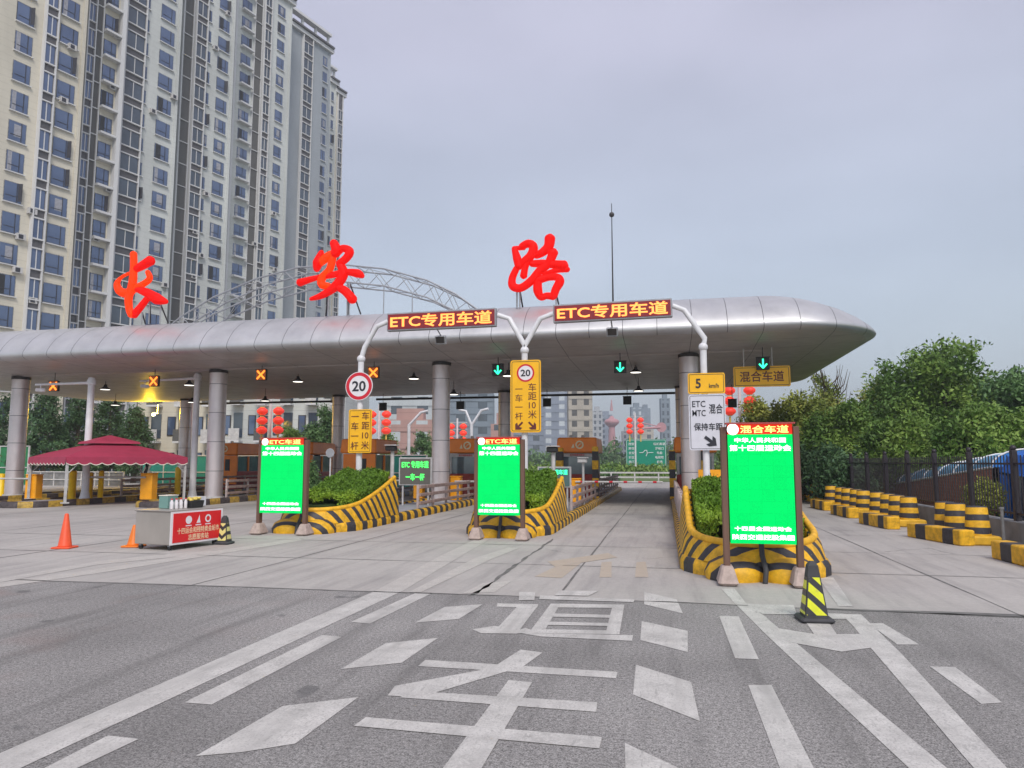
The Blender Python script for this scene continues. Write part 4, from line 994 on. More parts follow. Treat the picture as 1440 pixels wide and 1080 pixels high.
# ================================================================== GANTRY POSTS AND BOARDS
def pipe(mb, pts, r, mt='white', seg=14): return mb.tube(pts, r, mt, seg)
YG = 19.55
def at(x, y): v = AY(x, y, YG); return Vector(v)
def gpost(px, label, arms, cx=None, base=.2):
    b = at(px, 640); t = thing('gantry_post', label, 'sign post', (b.x, YG, base)); o = Vector((b.x, YG, base))
    zt = arms[0][0][1]; mb = MB(); top = at(px, arms[0][0][1]); pipe(mb, [(0, 0, 0), (0, 0, top.z-base)], .085); mb.ball((0, 0, top.z-base), .12, 'white', 14); mb.cyl((0, 0, 0), .16, .04, 'white'); mb.build('pole', t)
    for A in arms:
        mb = MB(); pts = [at(x, y)-o for x, y in A]; pts[0] = Vector((0, 0, top.z-base)); pipe(mb, pts, .07); mb.build('arm', t)
    return t
gpost(505, 'white bent post carrying the round speed sign', [[(507, 505), (513, 488), (530, 459), (546, 452)]])
gpost(738, 'white Y shaped post between the two orange text boards', [[(738, 493), (738, 486), (716, 448), (700, 443)], [(738, 493), (738, 486), (760, 448), (778, 441)]])
gpost(993, 'white bent post carrying the white lane sign', [[(992, 488), (991, 476), (962, 436), (946, 430)]])
def board(x0, y0, x1, y1, hpx, label):
    a = at(x0, y0); b = at(x1, y1); d = b-a; ln = d.length; ang = math.atan2(d.z, d.x); h = hpx*YG*.985/F_PX
    t = thing('led_text_board', label, 'LED board', ((a.x+b.x)/2, YG, (a.z+b.z)/2-h/2)); t.rotation_euler = (0, -ang, 0)
    mb = MB(); mb.box((0, .03, 0), (ln, .16, h), 'galv', bev=.015); mb.build('cabinet', t)
    mb = MB(); mb.box((0, -.056, 0), (ln-.08, .02, h-.09), 'led_bg'); mb.build('display', t)
    tx = text('ETC专用车道', 'lettering', t, (0, -.072, 0), .36, 'led_or', .018, width=ln*.93, height=h*.72)
    return t
board(545, 441, 698, 433, 28, 'left orange text LED board, lower of the two')
board(778, 429, 945, 419.5, 27, 'right orange text LED board over the open lane')
for (px, py), lb in (((620, 478), 'small grey box lamp below the left text board'), ((861, 467), 'small grey box lamp below the right text board')):
    p = Vector(AY(px, py, 20.5)); t = thing('box_lamp', lb, 'lamp', p)
    mb = MB(); mb.box((0, 0, 0), (.32, .14, .26), 'galv', bev=.02, rx=R(20)); mb.box((0, -.08, -.01), (.24, .02, .19), 'dark', rx=R(20)); mb.build('housing', t)
    mb = MB(); mb.tube([(0, 0, .12), (0, -.5, .30), (0, -.93, .36)], .02, 'galv', 6); mb.build('bracket', t)
# round speed sign on the left post
YS = YG-.13
def S(x, y): return Vector(AY(x, y, YS))
c = S(505, 543); r = 21*YS*.985/F_PX
t = thing('speed_sign', 'round white 20 speed sign with a red ring', 'road sign', c)
mb = MB(); disc(mb, 0, 0, r*1.05, .02, 'signwhite', 0, 48, .03); disc(mb, 0, 0, r, -.013, 'redring', r*.76, 48); mb.build('disc', t)
text('20', 'lettering', t, (0, -.014, 0), .5, 'ink', .02, width=r*1.05, height=r*.76)
def sgn(x0, y0, x1, y1, Y=YS): a = AY(x0, y0, Y); b = AY(x1, y1, Y); return (a[0]+b[0])/2, (a[2]+b[2])/2, b[0]-a[0], a[2]-b[2]
cx, cz, wd, ht = sgn(491, 576, 522, 637)
t = thing('plate_sign', 'narrow yellow plate sign below the round speed sign', 'road sign', (cx, YS, cz))
mb = MB(); plate(mb, 0, 0, wd, ht, 0, 'yellow', .05, .03, 'ink', .012, .03); mb.build('panel', t)
def column_text(t, s, x, zs, size, mt, w_=None):
    for ch, z in zip(s, zs): text(ch, 'lettering', t, (x, -.022, z), size, mt, .002)
zz = [ht*(.34-.225*i) for i in range(4)]
column_text(t, '一车一杆', -wd*.22, zz, .24, 'inkbrown'); column_text(t, ['车', '距', '10', '米'], wd*.24, [z+.015 for z in zz], .24, 'inkbrown')
cx, cz, wd, ht = sgn(718, 507, 761, 608)
t = thing('plate_sign', 'tall yellow road sign with a small red ring 20 at its top', 'road sign', (cx, YS, cz))
mb = MB(); plate(mb, 0, 0, wd, ht, 0, 'yellow', .07, .04, 'ink', .014, .035); mb.build('panel', t)
mb = MB(); disc(mb, 0, ht*.32, wd*.27, -.021, 'signwhite', 0, 40); disc(mb, 0, ht*.32, wd*.29, -.025, 'redring', wd*.235, 40); mb.build('speed_disc', t)
text('20', 'lettering', t, (0, -.025, ht*.32), .3, 'ink', .02, width=wd*.32, height=wd*.22)
zz = [ht*(.115-.125*i) for i in range(4)]
column_text(t, '一车一杆', -wd*.22, [z-.03 for z in zz], .22, 'inkbrown'); column_text(t, ['车', '距', '10', '米'], wd*.22, [z+.015 for z in zz], .24, 'inkbrown')
for sg, an in ((-1, -135), (1, -45)): mb = MB(); arrow(mb, sg*wd*.22, -ht*.41, wd*.34, R(an), -.022, 'inkbrown', .05); mb.build('arrow', t)
cx, cz, wd, ht = sgn(967, 525, 1020, 553, YG-.16)
t = thing('plate_sign', 'small yellow 5 km sign above the white lane sign', 'road sign', (cx, YG-.13, cz))
mb = MB(); plate(mb, 0, 0, wd, ht, 0, 'yellow', .05, .03, 'ink', .014, .028); mb.build('panel', t)
text('5', 'lettering', t, (-wd*.22, -.022, 0), .3, 'ink', .02, height=ht*.46); text('km/h', 'lettering', t, (wd*.2, -.022, -ht*.12), .15, 'ink', .012, width=wd*.26)
cx, cz, wd, ht = sgn(968, 555, 1022, 633, YG-.16)
t = thing('plate_sign', 'white lane sign with black text and a slanting arrow', 'road sign', (cx, YG-.13, cz))
mb = MB(); plate(mb, 0, 0, wd, ht, 0, 'signlilac', .06, .03, 'ink', .012, .03); mb.build('panel', t)
text('ETC', 'lettering', t, (-wd*.22, -.022, ht*.33), .26, 'ink', .004, width=wd*.36, height=ht*.11); text('MTC', 'lettering', t, (-wd*.22, -.022, ht*.165), .26, 'ink', .004, width=wd*.36, height=ht*.11)
text('混合', 'lettering', t, (wd*.24, -.022, ht*.24), .26, 'ink', .01, width=wd*.37); text('保持车距', 'lettering', t, (.02, -.022, -ht*.08), .2, 'ink', .01, width=wd*.78)
mb = MB(); arrow(mb, wd*.08, -ht*.34, wd*.40, R(-38), -.022, 'ink', .08); mb.build('arrow', t)

# ================================================================== ARM POLES, POSTS, BARRIERS
def armpole(px, topy, Y, ax, ay, label):
    b = AY(px, topy, Y); e = AY(ax, ay, Y-.2); t = thing('arm_pole', label, 'camera pole', (b[0], Y, .155)); h = b[2]-.155
    mb = MB(); mb.tube([(0, 0, 0), (0, 0, .25), (0, 0, .3), (0, 0, h)], [.20, .15, .135, .12], 'white', 16); mb.lathe((0, 0, h), [(.16, -.16), (.16, -.05), (.12, 0), (.12, .05), (.001, .08)], 'white'); mb.lathe((0, 0, h-.24), [(.16, 0), (.17, .03), (.17, .1), (.13, .13)], 'white'); mb.build('pole', t)
    mb = MB(); d = Vector((e[0]-b[0], -.2, e[2]-.155)); mb.tube([(0, 0, h-.15), d], [.06, .045], 'white', 10); mb.build('arm', t)
    cm = MB(); cm.box((d.x+.25, d.y, d.z-.22), (.34, .14, .14), 'white', bev=.02, rz=R(35)); cm.tube([(d.x+.25, d.y, d.z), (d.x+.25, d.y, d.z-.16)], .02, 'white', 6); cm.build('camera', t)
armpole(129, 533, 25.2, 50, 541, 'white arm pole standing behind the maroon marquee')
armpole(278, 527, 27.5, 197, 536, 'white arm pole just left of the second column')
def bandpost(px, py, Y, label, s=.24):
    a = AY(px, py, Y); t = tag(None or MB().box((0, 0, (a[2]-.155)/2), (s, s, a[2]-.155), 'postz', bev=.015).build('banded_post', None, loc=(a[0], Y, .155)), label, 'post', 'yellow and black banded guard posts'); return t
bandpost(837, 628, 29.4, 'yellow black banded post at the right corner of the emblem booth'); bandpost(787, 630, 29.6, 'yellow black banded post at the left corner of the emblem booth', .28)
bandpost(945, 633, 29.8, 'yellow black banded post right of the open lane'); bandpost(988, 634, 29.5, 'yellow black banded post glimpsed below the white lane sign')
bandpost(324, 636, 36, 'yellow black banded post right of the second column'); bandpost(446, 636, 36, 'yellow black banded post before the teal panels'); bandpost(628, 634, 29.6, 'yellow black banded post hidden at the middle column')
def barrier(px, pyb, Y, w_, h, arm, label, arm_y, al):
    X = AY(px, 650, Y)[0]; t = thing('barrier_gate', label, 'barrier', (X, Y, .155), group='orange barrier gates')
    mb = MB(); mb.box((0, 0, h/2), (w_, .36, h), 'orange', bev=.025); mb.box((0, 0, h+.02), (w_+.03, .39, .05), 'orange', bev=.02); mb.build('cabinet', t)
    mb = MB(); mb.tube([(0, -.22, al), (arm, -.22, al)], .035, 'dwhite', 8)
    mb.build('boom', t)
    mb = MB(); n = 6
    for i in range(n): mb.tube([(arm*(i+.35)/n, -.22, al), (arm*(i+.6)/n, -.22, al)], .0375, 'redring', 8, cap=False)
    if arm_y: mb.build('boom_stripe', t)
    return t
barrier(50, 0, 25.0, .50, .93, -3.6, 'orange barrier gate left of the maroon marquee', False, .80)
barrier(211, 0, 25.6, .52, .98, -2.6, 'orange barrier gate under the right side of the marquee', False, .86)
barrier(642, 0, 27.6, .40, .88, 2.6, 'orange barrier gate beside the foot of the middle column', False, .72)
barrier(810, 0, 27.2, .38, .82, 3.1, 'orange barrier gate closing the open middle lane', True, .74)
barrier(590, 0, 28.5, .38, .95, -2.4, 'orange barrier gate behind the lime text sign', False, .72)
for px, pyt, Y, w_, lb in ((103, 662, 25.4, .28, 'leftmost of the three thick yellow tubes under the marquee'), (128, 664, 26.2, .20, 'thin yellow tube beside the arm pole'), (143, 662, 25.8, .20, 'thin yellow tube right of the arm pole'), (251, 657, 30, .26, 'tall yellow tube in front of the bright orange booth'), (3, 666, 27, .26, 'yellow tube cut by the left edge')):
    a = AY(px, pyt, Y); h = a[2]-.155
    tag(MB().lathe((0, 0, 0), [(.001, 0), (w_/2+.02, 0), (w_/2+.02, .04), (w_/2, .05), (w_/2, h-.05), (w_/2-.03, h), (.001, h+.005)], 'yel2', 20).build('bollard', None, loc=(a[0], Y, .155)), lb, 'bollard', 'yellow steel bollards on the left islands')
# small text signs
def small_led(x0, y0, x1, y1, Y, l1, l2, mt, label, base):
    a = AY(x0, y0, Y); b = AY(x1, y1, Y); wd = b[0]-a[0]; ht = a[2]-b[2]
    t = thing('text_display', label, 'LED sign', ((a[0]+b[0])/2, Y, .155)); zc = (a[2]+b[2])/2-.155
    mb = MB(); mb.box((0, .05, zc), (wd+.10, .10, ht+.08), 'dwhite', bev=.01); mb.build('frame', t)
    mb = MB(); mb.box((0, -.006, zc), (wd, .012, ht), base); mb.build('display', t)
    text(l1, 'lettering', t, (0, -.016, zc+ht*.27), .2, mt, .012, width=wd*.88, height=ht*.28); text(l2, 'lettering', t, (0, -.016, zc-ht*.22), .2, mt, .012, width=wd*.62, height=ht*.28)
    for sg in (-1, 1): mb = MB(); mb.box((sg*wd*.42, .06, (zc-ht/2)/2), (.05, .05, zc-ht/2), 'dwhite'); mb.build('leg', t)
small_led(563, 645, 605, 681, 24, 'ETC 专用车道', '一车一杆', 'led_g3', 'lime text sign on a white frame left of the middle column', 'ledoff')
small_led(758, 658, 801, 684, 23.6, 'ETC 专用车道', 'ETC 车道', 'led_g2', 'turquoise text sign in front of the emblem booth', 'ledoffg')
# camera stalks
for px, pyt, Y, lb in ((552, 633, 20.5, 'white camera stalk at the rear of the left planter'), (778, 635, 20.2, 'pale camera stalk at the rear of the middle planter'), (820, 650, 24.5, 'slim white T shaped stalk before the emblem booth'), (738, 602, 13.9, None)):
    if lb is None: continue
    a = AY(px, pyt, Y); t = thing('camera_stalk', lb, 'camera', (a[0], Y, .155)); h = a[2]-.155
    mb = MB(); mb.tube([(0, 0, 0), (0, 0, h)], .055 if px != 820 else .04, 'dwhite', 12); mb.cyl((0, 0, 0), .12, .03, 'dwhite', 14); mb.build('pole', t)
    mb = MB(); mb.box((-.02, -.05, h+.05), (.30, .22, .14), 'black' if px != 820 else 'dwhite', bev=.02); mb.box((0, -.05, h+.14), (.36, .3, .03), 'dwhite', bev=.01); mb.build('camera', t)
p = AY(544, 671, 19.25); t = thing('round_lamp', 'pinkish round lamp on top of the left planter', 'lamp', p)
mb = MB(); mb.ball((0, 0, 0), .085, 'lampball', 16); mb.build('globe', t); mb = MB(); mb.cyl((0, 0, -.14), .05, .08, 'dark'); mb.build('socket', t)
p = G(783, 706, .155); t = thing('red_light_box', 'small glowing red light box behind the middle planter', 'light', (p[0], p[1], .155))
mb = MB(); mb.box((0, 0, .35), (.16, .12, .7), 'galv', bev=.01); mb.build('post', t); mb = MB(); mb.box((0, -.07, .55), (.14, .02, .28), 'redglow'); mb.build('lens', t)
p = AY(998, 668, 21.5); t = thing('lane_number_sign', 'small orange sign reading 98 above the right hedge', 'sign', (p[0], 21.5, p[2]))
mb = MB(); plate(mb, 0, 0, .62, .30, 0, 'orange', .02, .04); mb.build('panel', t); text('98', 'lettering', t, (-.06, -.024, 0), .2, 'ink', .015); mb = MB(); mb.tube([(0, .03, -.15), (0, .03, -p[2]+.15)], .03, 'galv', 8); mb.build('post', t)
# bundle on the second barrier
X = AY(211, 650, 25.6)[0]; t = thing('cable_bundle', 'cream and black bundle hooked on the orange barrier under the marquee', 'bundle', (X-.02, 25.5, 1.15))
mb = MB(); mb.tube([(-.16, 0, 0), (-.1, 0, .2), (0, .02, .38), (.1, 0, .62), (.17, 0, .5), (.12, -.03, .3), (.02, 0, .15), (.15, 0, .05)], [.04, .05, .06, .045, .035, .05, .05, .04], 'cream', 8); mb.build('cream_coil', t)
mb = MB(); mb.tube([(-.1, -.04, .05), (.02, -.06, .22), (-.06, -.05, .45), (.08, -.05, .36), (.0, -.06, .05)], .035, 'black', 8); mb.build('black_strap', t)
# notice board panel on booths / mirror
p = AY(440, 644, 19.8)
t = thing('round_mirror', 'small grey round mirror on a thin pole behind the left hedge', 'mirror', (AY(465, 637, 24)[0], 24, .155)); zc = AY(465, 637, 24)[2]-.155
mb = MB(); mb.tube([(0, 0, 0), (0, 0, zc)], .03, 'dwhite', 8); mb.build('pole', t); mb = MB(); disc(mb, 0, zc, .15, -.03, 'galv', 0, 24, .03); disc(mb, 0, zc, .16, -.05, 'dwhite', .12, 24); mb.build('mirror', t)

# ================================================================== LANTERN POLES
lantern0 = None
for px, py, Y, s, lb in ((380, 590, 44, 1.0, 'double string of red lanterns above the left ETC screen'), (533, 593, 52, .9, 'double string of red lanterns right of the narrow yellow plate'), (643, 608, 66, .8, 'double string of red lanterns right of the middle column'), (893, 598, 80, .85, 'far double string of red lanterns beside the green sign'), (1040, 562, 46, 1.0, 'double string of red lanterns behind the yellow hanging sign')):
    b = AY(px, py, Y); sc = 1
    if lantern0 is None:
        t = lantern0 = thing('lantern_pole', 'x', 'lantern pole', (b[0], Y, 0), group='poles hung with red lanterns'); zc0 = b[2]
        mb = MB(); mb.tube([(0, 0, 0), (0, 0, zc0+1.3)], .09, 'white', 10); mb.build('pole', t)
        for k_ in range(3):
            mb = MB(); mb.tube([(-.95, 0, zc0+.9-k_*.62), (.95, 0, zc0+.9-k_*.62)], .02, 'white', 6); mb.build('crossbar', t)
        for sg in (-1, 1):
            for k_ in range(3):
                mb = MB(); z = zc0+.55-k_*.62; mb.lathe((sg*.58, 0, z), [(.001, -.25), (.16, -.24), (.33, -.1), (.36, 0), (.33, .1), (.16, .24), (.001, .25)], 'lantern', 16); o = mb.build('lantern', t)
                c2 = MB(); c2.cyl((sg*.58, 0, z+.23), .14, .05, 'lantgold', 12); c2.cyl((sg*.58, 0, z-.28), .14, .05, 'lantgold', 12); c2.build('lantern_cap', o)
            mb = MB(); mb.cyl((sg*.58, 0, zc0-1.75), .06, .75, 'lantgold', 8); mb.build('tassel', t)
    else:
        t = dup(lantern0, (b[0], Y, b[2]-zc0)); sc = s
    t['label'] = lb
# exit side gantry posts
for px, py, Y, arms, lb in ((575, 610, 48, [[(578, 597), (592, 580)]], 'white bent post far behind the lime text sign'), (663, 610, 50, [[(664, 597), (655, 578)], [(664, 597), (677, 577)]], 'white Y shaped post far behind the middle island')):
    b = AY(px, py, Y); t = thing('gantry_post', lb, 'sign post', (b[0], Y, 0)); tp = AY(px, arms[0][0][1], Y)[2]
    mb = MB(); mb.tube([(0, 0, 0), (0, 0, tp)], .11, 'white', 10); mb.build('pole', t)
    for A in arms:
        mb = MB(); q = [Vector(AY(x, y, Y))-Vector((b[0], Y, 0)) for x, y in A]; mb.tube([(0, 0, tp-.05), q[-1], q[-1]+Vector((.5 if q[-1].x > 0 else -.5, 0, .1))], .09, 'white', 8); mb.build('arm', t)

# ================================================================== MARQUEE
P0 = Vector(G(91, 708, .155)); ang = YAW+R(48); s = 4.2; u = Vector((math.cos(ang), math.sin(ang), 0)); v = Vector((-math.sin(ang), math.cos(ang), 0))
t = thing('marquee', 'maroon square marquee with scalloped white-edged valance', 'marquee', P0, ang)
h = AY(93, 648, P0.y)[2]-.155; ha = AY(146, 611, P0.y+2)[2]-.155
c4 = [(-.0, 0), (s, 0), (s, s), (0, s)]
for x, y in c4:
    mb = MB(); mb.box((x, y, h/2), (.075, .075, h), 'dwhite'); mb.box((x, y, .02), (.22, .22, .04), 'dwhite'); mb.tube([(x, y, h-.5), (x+(.4 if x == 0 else -.4), y, h-.05)], .018, 'dwhite', 6); mb.build('leg', t)
e = .06; z0 = h+.14; mb = MB()
n = 12; mid = s/2; R1 = []
def eave(k, i, n):   # k side, i step
    a = [(-e, -e), (s+e, -e), (s+e, s+e), (-e, s+e)][k]; b = [(s+e, -e), (s+e, s+e), (-e, s+e), (-e, -e)][k]; q = i/n
    return (a[0]+(b[0]-a[0])*q, a[1]+(b[1]-a[1])*q)
ring0 = [eave(k, i, n) for k in range(4) for i in range(n)]; m_ = len(ring0); rows = []
for q, z in ((0, z0), (.25, z0+(ha-.28-z0)*.34), (.5, z0+(ha-.28-z0)*.62), (.74, ha-.34)):
    rows.append([(mid+(x-mid)*(1-q), mid+(y-mid)*(1-q), z) for x, y in ring0])
vs = [p for r_ in rows for p in r_]; mb.add(vs, [(j*m_+i, j*m_+(i+1) % m_, (j+1)*m_+(i+1) % m_, (j+1)*m_+i) for j in range(3) for i in range(m_)], 'maroon')
mb.build('roof_canvas', t)
mb = MB(); rows = [[(mid+(x-mid)*q, mid+(y-mid)*q, z) for x, y in ring0] for q, z in ((.40, ha-.34), (.38, ha-.26), (.02, ha))]
vs = [p for r_ in rows for p in r_]; mb.add(vs, [(j*m_+i, j*m_+(i+1) % m_, (j+1)*m_+(i+1) % m_, (j+1)*m_+i) for j in range(2) for i in range(m_)]+[tuple(range(2*m_, 3*m_))], 'maroon'); mb.build('top_vent', t)
mb = MB(); mc = MB(); nn = 96
for k in range(4):
    pt = [eave(k, i, nn) for i in range(nn+1)]; dz = [.20+.075*abs(math.sin(math.pi*i/nn*11)) for i in range(nn+1)]
    ox, oy = [(0, -.02), (.02, 0), (0, .02), (-.02, 0)][k]
    vs = [(x, y, z0+.0) for x, y in pt]+[(x+ox, y+oy, z0-d_) for (x, y), d_ in zip(pt, dz)]+[(x+ox*1.3, y+oy*1.3, z0-d_-.028) for (x, y), d_ in zip(pt, dz)]
    mb.add(vs[:2*(nn+1)], [(i, i+1, i+1+nn+1, i+nn+1) for i in range(nn)], 'maroon')
    mc.add(vs[nn+1:], [(i, i+1, i+1+nn+1, i+nn+1) for i in range(nn)], 'cream')
mb.build('valance', t); mc.build('valance_trim', t)
mb = MB()
for i in range(4): a, b = c4[i], c4[(i+1) % 4]; mb.tube([(*a, h), (*b, h)], .03, 'dwhite', 6)
mb.build('frame', t)

# ================================================================== CART, CONES
ca = R(80); C0 = Vector(G(238, 775, .0)); 
t = thing('service_cart', 'silver counter cart with a red banner beside the cones', 'cart', (C0.x, C0.y, 0), ca)
ln = 1.26; dp = .86; zb, zt = .10, .70
mb = MB(); mb.box((ln/2, dp/2, (zb+zt)/2), (ln, dp, zt-zb), 'silver', bev=.01); mb.box((ln/2, dp/2, zt+.012), (ln+.05, dp+.05, .025), 'silver', bev=.008); mb.build('body', t)
mb = MB(); mb.box((ln/2, -.012, (zb+zt)/2+.0), (ln+.02, .014, zt-zb-.0), 'signwhite'); mb.box((ln/2, -.022, (zb+zt)/2), (ln-.08, .008, zt-zb-.07), 'red'); mb.build('banner', t)
for i, (x, kd) in enumerate(((.40, 0), (.64, 1), (.88, 2))):
    mb = MB(); z = zt-.17
    if kd == 1:
        mb.prism([(x-.05, z-.07), (x+.05, z-.07), (x+.03, z), (x+.02, z+.08), (x-.01, z)], -.03, -.027, 'signwhite')
    else: disc(mb, x, z, .075, -.028, 'signwhite', .045 if kd == 2 else 0, 20)
    mb.box((x, -.028, z-.105), (.14, .002, .018), 'signwhite'); mb.build('emblem', t)
text('十四运会和残特奥会城市', 'lettering', t, (ln*.52, -.028, .34), .12, 'signcream', .008, width=ln*.82, ext=.001)
text('志愿服务站', 'lettering', t, (ln*.52, -.028, .21), .12, 'signcream', .008, width=ln*.40, ext=.001)
for x in (.08, ln-.08):
    for y in (.08, dp-.08):
        mb = MB(); mb.tube([(x-.02, y, .045), (x+.02, y, .045)], .045, 'black', 14); mb.box((x, y, .085), (.05, .06, .04), 'galv'); mb.build('caster', t)
def oncart(x, y, z=0): 
    c_, s_ = math.cos(ca), math.sin(ca); return (C0.x+x*c_-y*s_, C0.y+x*s_+y*c_, zt+.026+z)
bt0 = None
bl = ['nearest the camera', 'second from the camera', 'leaning row, third along', 'fourth along', 'fifth along', 'beside the green box']
for i in range(7):
    x, y = .30+.055*i, .30+.07*(i % 2)
    lab = 'small clear water bottle on the cart, '+['nearest the camera', 'second in the cluster', 'third in the cluster', 'fourth in the cluster', 'fifth in the cluster', 'sixth in the cluster', 'last beside the black basket'][i]
    if bt0 is None:
        t = bt0 = thing('water_bottle', lab, 'bottle', oncart(x, y), 0, 'water bottles on the cart')
        mb = MB(); mb.lathe((0, 0, 0), [(.001, 0), (.03, 0), (.032, .01), (.03, .06), (.032, .12), (.014, .16), (.013, .175)], 'clearp', 12); mb.build('bottle_body', t)
        mb = MB(); mb.cyl((0, 0, .172), .016, .02, 'redring', 10); mb.build('cap', t)
    else: dup(bt0, oncart(x, y), label=lab)
p = oncart(.84, .32); t = thing('basket', 'black basket heaped with yellow packets on the cart', 'basket', p, ca)
mb = MB(); mb.box((0, 0, .07), (.30, .22, .14), 'black', bev=.01, taper=1.12); mb.build('tub', t)
mb = MB()
for i in range(12): mb.ball((-.13+.024*i, -.08+.05*(i % 4), .15+.015*(i % 3)), .042, 'packet', 8, .6)
mb.build('packets', t)
o = MB().box((0, 0, .12), (.26, .22, .24), 'teald', bev=.01).box((0, 0, .245), (.27, .23, .015), 'cream').build('storage_box', None, 'teal carton with a cream lid on the cart', 'box', loc=oncart(.50, .60)); o.rotation_euler.z = ca
o = MB().box((0, 0, .1), (.24, .24, .2), 'dwhite', bev=.01).box((0, -.122, .1), (.2, .005, .16), 'signlilac').build('white_box', None, 'small white box at the far end of the cart top', 'box', loc=oncart(1.12, .5)); o.rotation_euler.z = ca
def cone(px, py, ytop, mt, lb):
    g_ = G(px, py); h = AY(px, ytop, g_[1])[2]; t = thing('traffic_cone', lb, 'traffic cone', g_)
    mb = MB(); mb.lathe((0, 0, 0), [(.001, .03), (.13, .03), (.115, .06), (.035, h-.02), (.025, h), (.001, h)], mt, 24); mb.build('cone_body', t)
    mb = MB(); mb.box((0, 0, .018), (.34, .34, .035), mt, bev=.012, rz=R(12)); mb.build('base', t)
cone(91, 771, 722, 'cone', 'plain red orange cone standing alone at left'); cone(188, 769, 738, 'cone2', 'orange cone half hidden behind the silver cart')
def bigcone(px, py, ytop, mt, lb, s=1.):
    g_ = G(px, py); h = AY(px, ytop, g_[1])[2]; t = thing('striped_cone', lb, 'traffic cone', g_, YAW*.4)
    w0 = .112*s; w1 = .06*s; q = []
    zs = [.05, h*.78, h-.04, h]; ws = [w0, w1, w1*.8, w1*.35]
    mb = MB(); vs = []
    for z, w_ in zip(zs, ws): vs += [(-w_, -w_, z), (w_, -w_, z), (w_, w_, z), (-w_, w_, z)]
    mb.add(vs, [(4*j+i, 4*j+(i+1) % 4, 4*j+4+(i+1) % 4, 4*j+4+i) for j in range(3) for i in range(4)]+[(12, 13, 14, 15)], 'rubber'); mb.build('cone_body', t)
    mb = MB(); za, zb_ = .075, h*.74
    def wz(z): return w0+(w1-w0)*(z-.05)/(h*.78-.05)
    for rz_ in range(4):
        c_, s_ = math.cos(rz_*math.pi/2), math.sin(rz_*math.pi/2); P = []
        for x, z in ((-1, za), (1, za), (1, zb_), (-1, zb_)): w_ = wz(z); X_, Y_ = x*(w_-.012), -(w_+.003); P.append((X_*c_-Y_*s_, X_*s_+Y_*c_, z))
        mb.add(P, [(0, 1, 2, 3)], mt)
    mb.build('reflective_sleeve', t)
    mb = MB(); mb.box((0, 0, .025), (.33*s, .33*s, .05), 'rubber', bev=.02); mb.build('base', t)
bigcone(1145, 873, 789, 'chev', 'black cone with yellow diagonal bands standing on the white wedge'); bigcone(315, 765, 725, 'chevv', 'black cone with pale chevrons at the end of the cart', .95)

# ================================================================== RIGHT SIDE
def fbarrel(px, label, t0=[None]):
    p = AX(px, 700, 5.95)
    if t0[0] is None:
        t = t0[0] = thing('block_bollard', label, 'bollard', (5.95, p[1], 0), 0, 'yellow and black block bollards along the right edge')
        mb = MB(); mb.box((0, 0, .09), (.66, .5, .18), 'blocky', bev=.03); mb.build('base', t)
        mb = MB(); mb.lathe((0, 0, .17), [(.23, 0), (.225, .06), (.185, .55), (.175, .57), (.001, .58)], 'barrel', 20); mb.build('banded_body', t)
    else: t = dup(t0[0], (5.95+rnd.uniform(-.03, .03), p[1], 0), rnd.uniform(-.06, .06), label)
    return t
for i, px in enumerate([1372, 1341, 1327, 1278, 1262, 1248, 1232, 1215, 1204, 1193, 1184, 1169, 1158, 1147, 1137]):
    fbarrel(px, 'banded block bollard on the right edge, '+['nearest, standing alone', 'front one of the touching pair', 'rear one of the touching pair', 'fourth from the camera', 'fifth from the camera', 'sixth from the camera', 'seventh from the camera', 'eighth from the camera', 'ninth from the camera', 'tenth from the camera', 'eleventh from the camera', 'twelfth from the camera', 'third from the far end', 'second from the far end', 'farthest beside the green screen'][i])
k0 = None
for i, (xa, ya, xb, yb) in enumerate(((5.40, 12.2, 5.32, 14.0), (5.5, 15.87, 5.08, 17.6), (5.16, 19.4, 4.98, 20.9), (5.10, 23.0, 4.98, 24.8), (5.1, 26.4, 5.0, 28.2))):
    lab = 'low yellow and black kerb block on the right, '+['cut by the photo edge', 'second from the camera', 'third from the camera', 'fourth from the camera', 'farthest one'][i]
    rz = -math.atan2(xb-xa, yb-ya)
    o = MB().box((.14, .9, .15), (.30, 1.82, .30), 'block', bev=.02).build('kerb_block', None, lab, 'kerb block', 'kerb blocks on the right', loc=(xa, ya, 0)); o.rotation_euler.z = rz
# wall, iron fence
tag(MB().box((6.75, 36, .22), (.28, 44, .46), 'wallc', bev=.01).build('low_wall'), 'low grey concrete wall under the black iron fence', 'wall')
t = thing('iron_fence', 'black iron railing fence with round topped posts along the right', 'fence', (6.75, 14, .45))
ys = [.2, 2.45, 4.65, 6.9, 9.1, 11.3, 13.5, 15.7, 17.9, 20.1, 22.3, 24.5, 26.7, 28.9, 31.1, 33.3]
for y in ys:
    mb = MB(); mb.box((0, y, .68), (.11, .11, 1.42), 'iron', bev=.01); mb.ball((0, y, 1.43), .06, 'iron', 10); mb.build('post', t)
for i in range(len(ys)-1):
    a, b = ys[i], ys[i+1]; mb = MB()
    for z in (.14, 1.12): mb.box((0, (a+b)/2, z), (.035, b-a, .04), 'iron')
    n = 15
    for j in range(1, n): mb.box((0, a+(b-a)*j/n, .68), (.018, .018, 1.22), 'iron')
    mb.build('railing_panel', t)
MB().sheet([(6.9, 8), (40, 8), (40, 60), (6.9, 60)], .06, 'grass').build('grass_verge', kind='structure', label='grass behind the iron fence', fix=False)
# short grey stake
g_ = G(1412, 768); tag(MB().tube([(0, 0, 0), (0, 0, .72)], .03, 'wallc', 8).tube([(0, 0, .7), (0, 0, .74)], .045, 'wallc', 8).build('stake', None, loc=g_), 'thin grey stake in front of the low wall', 'stake')
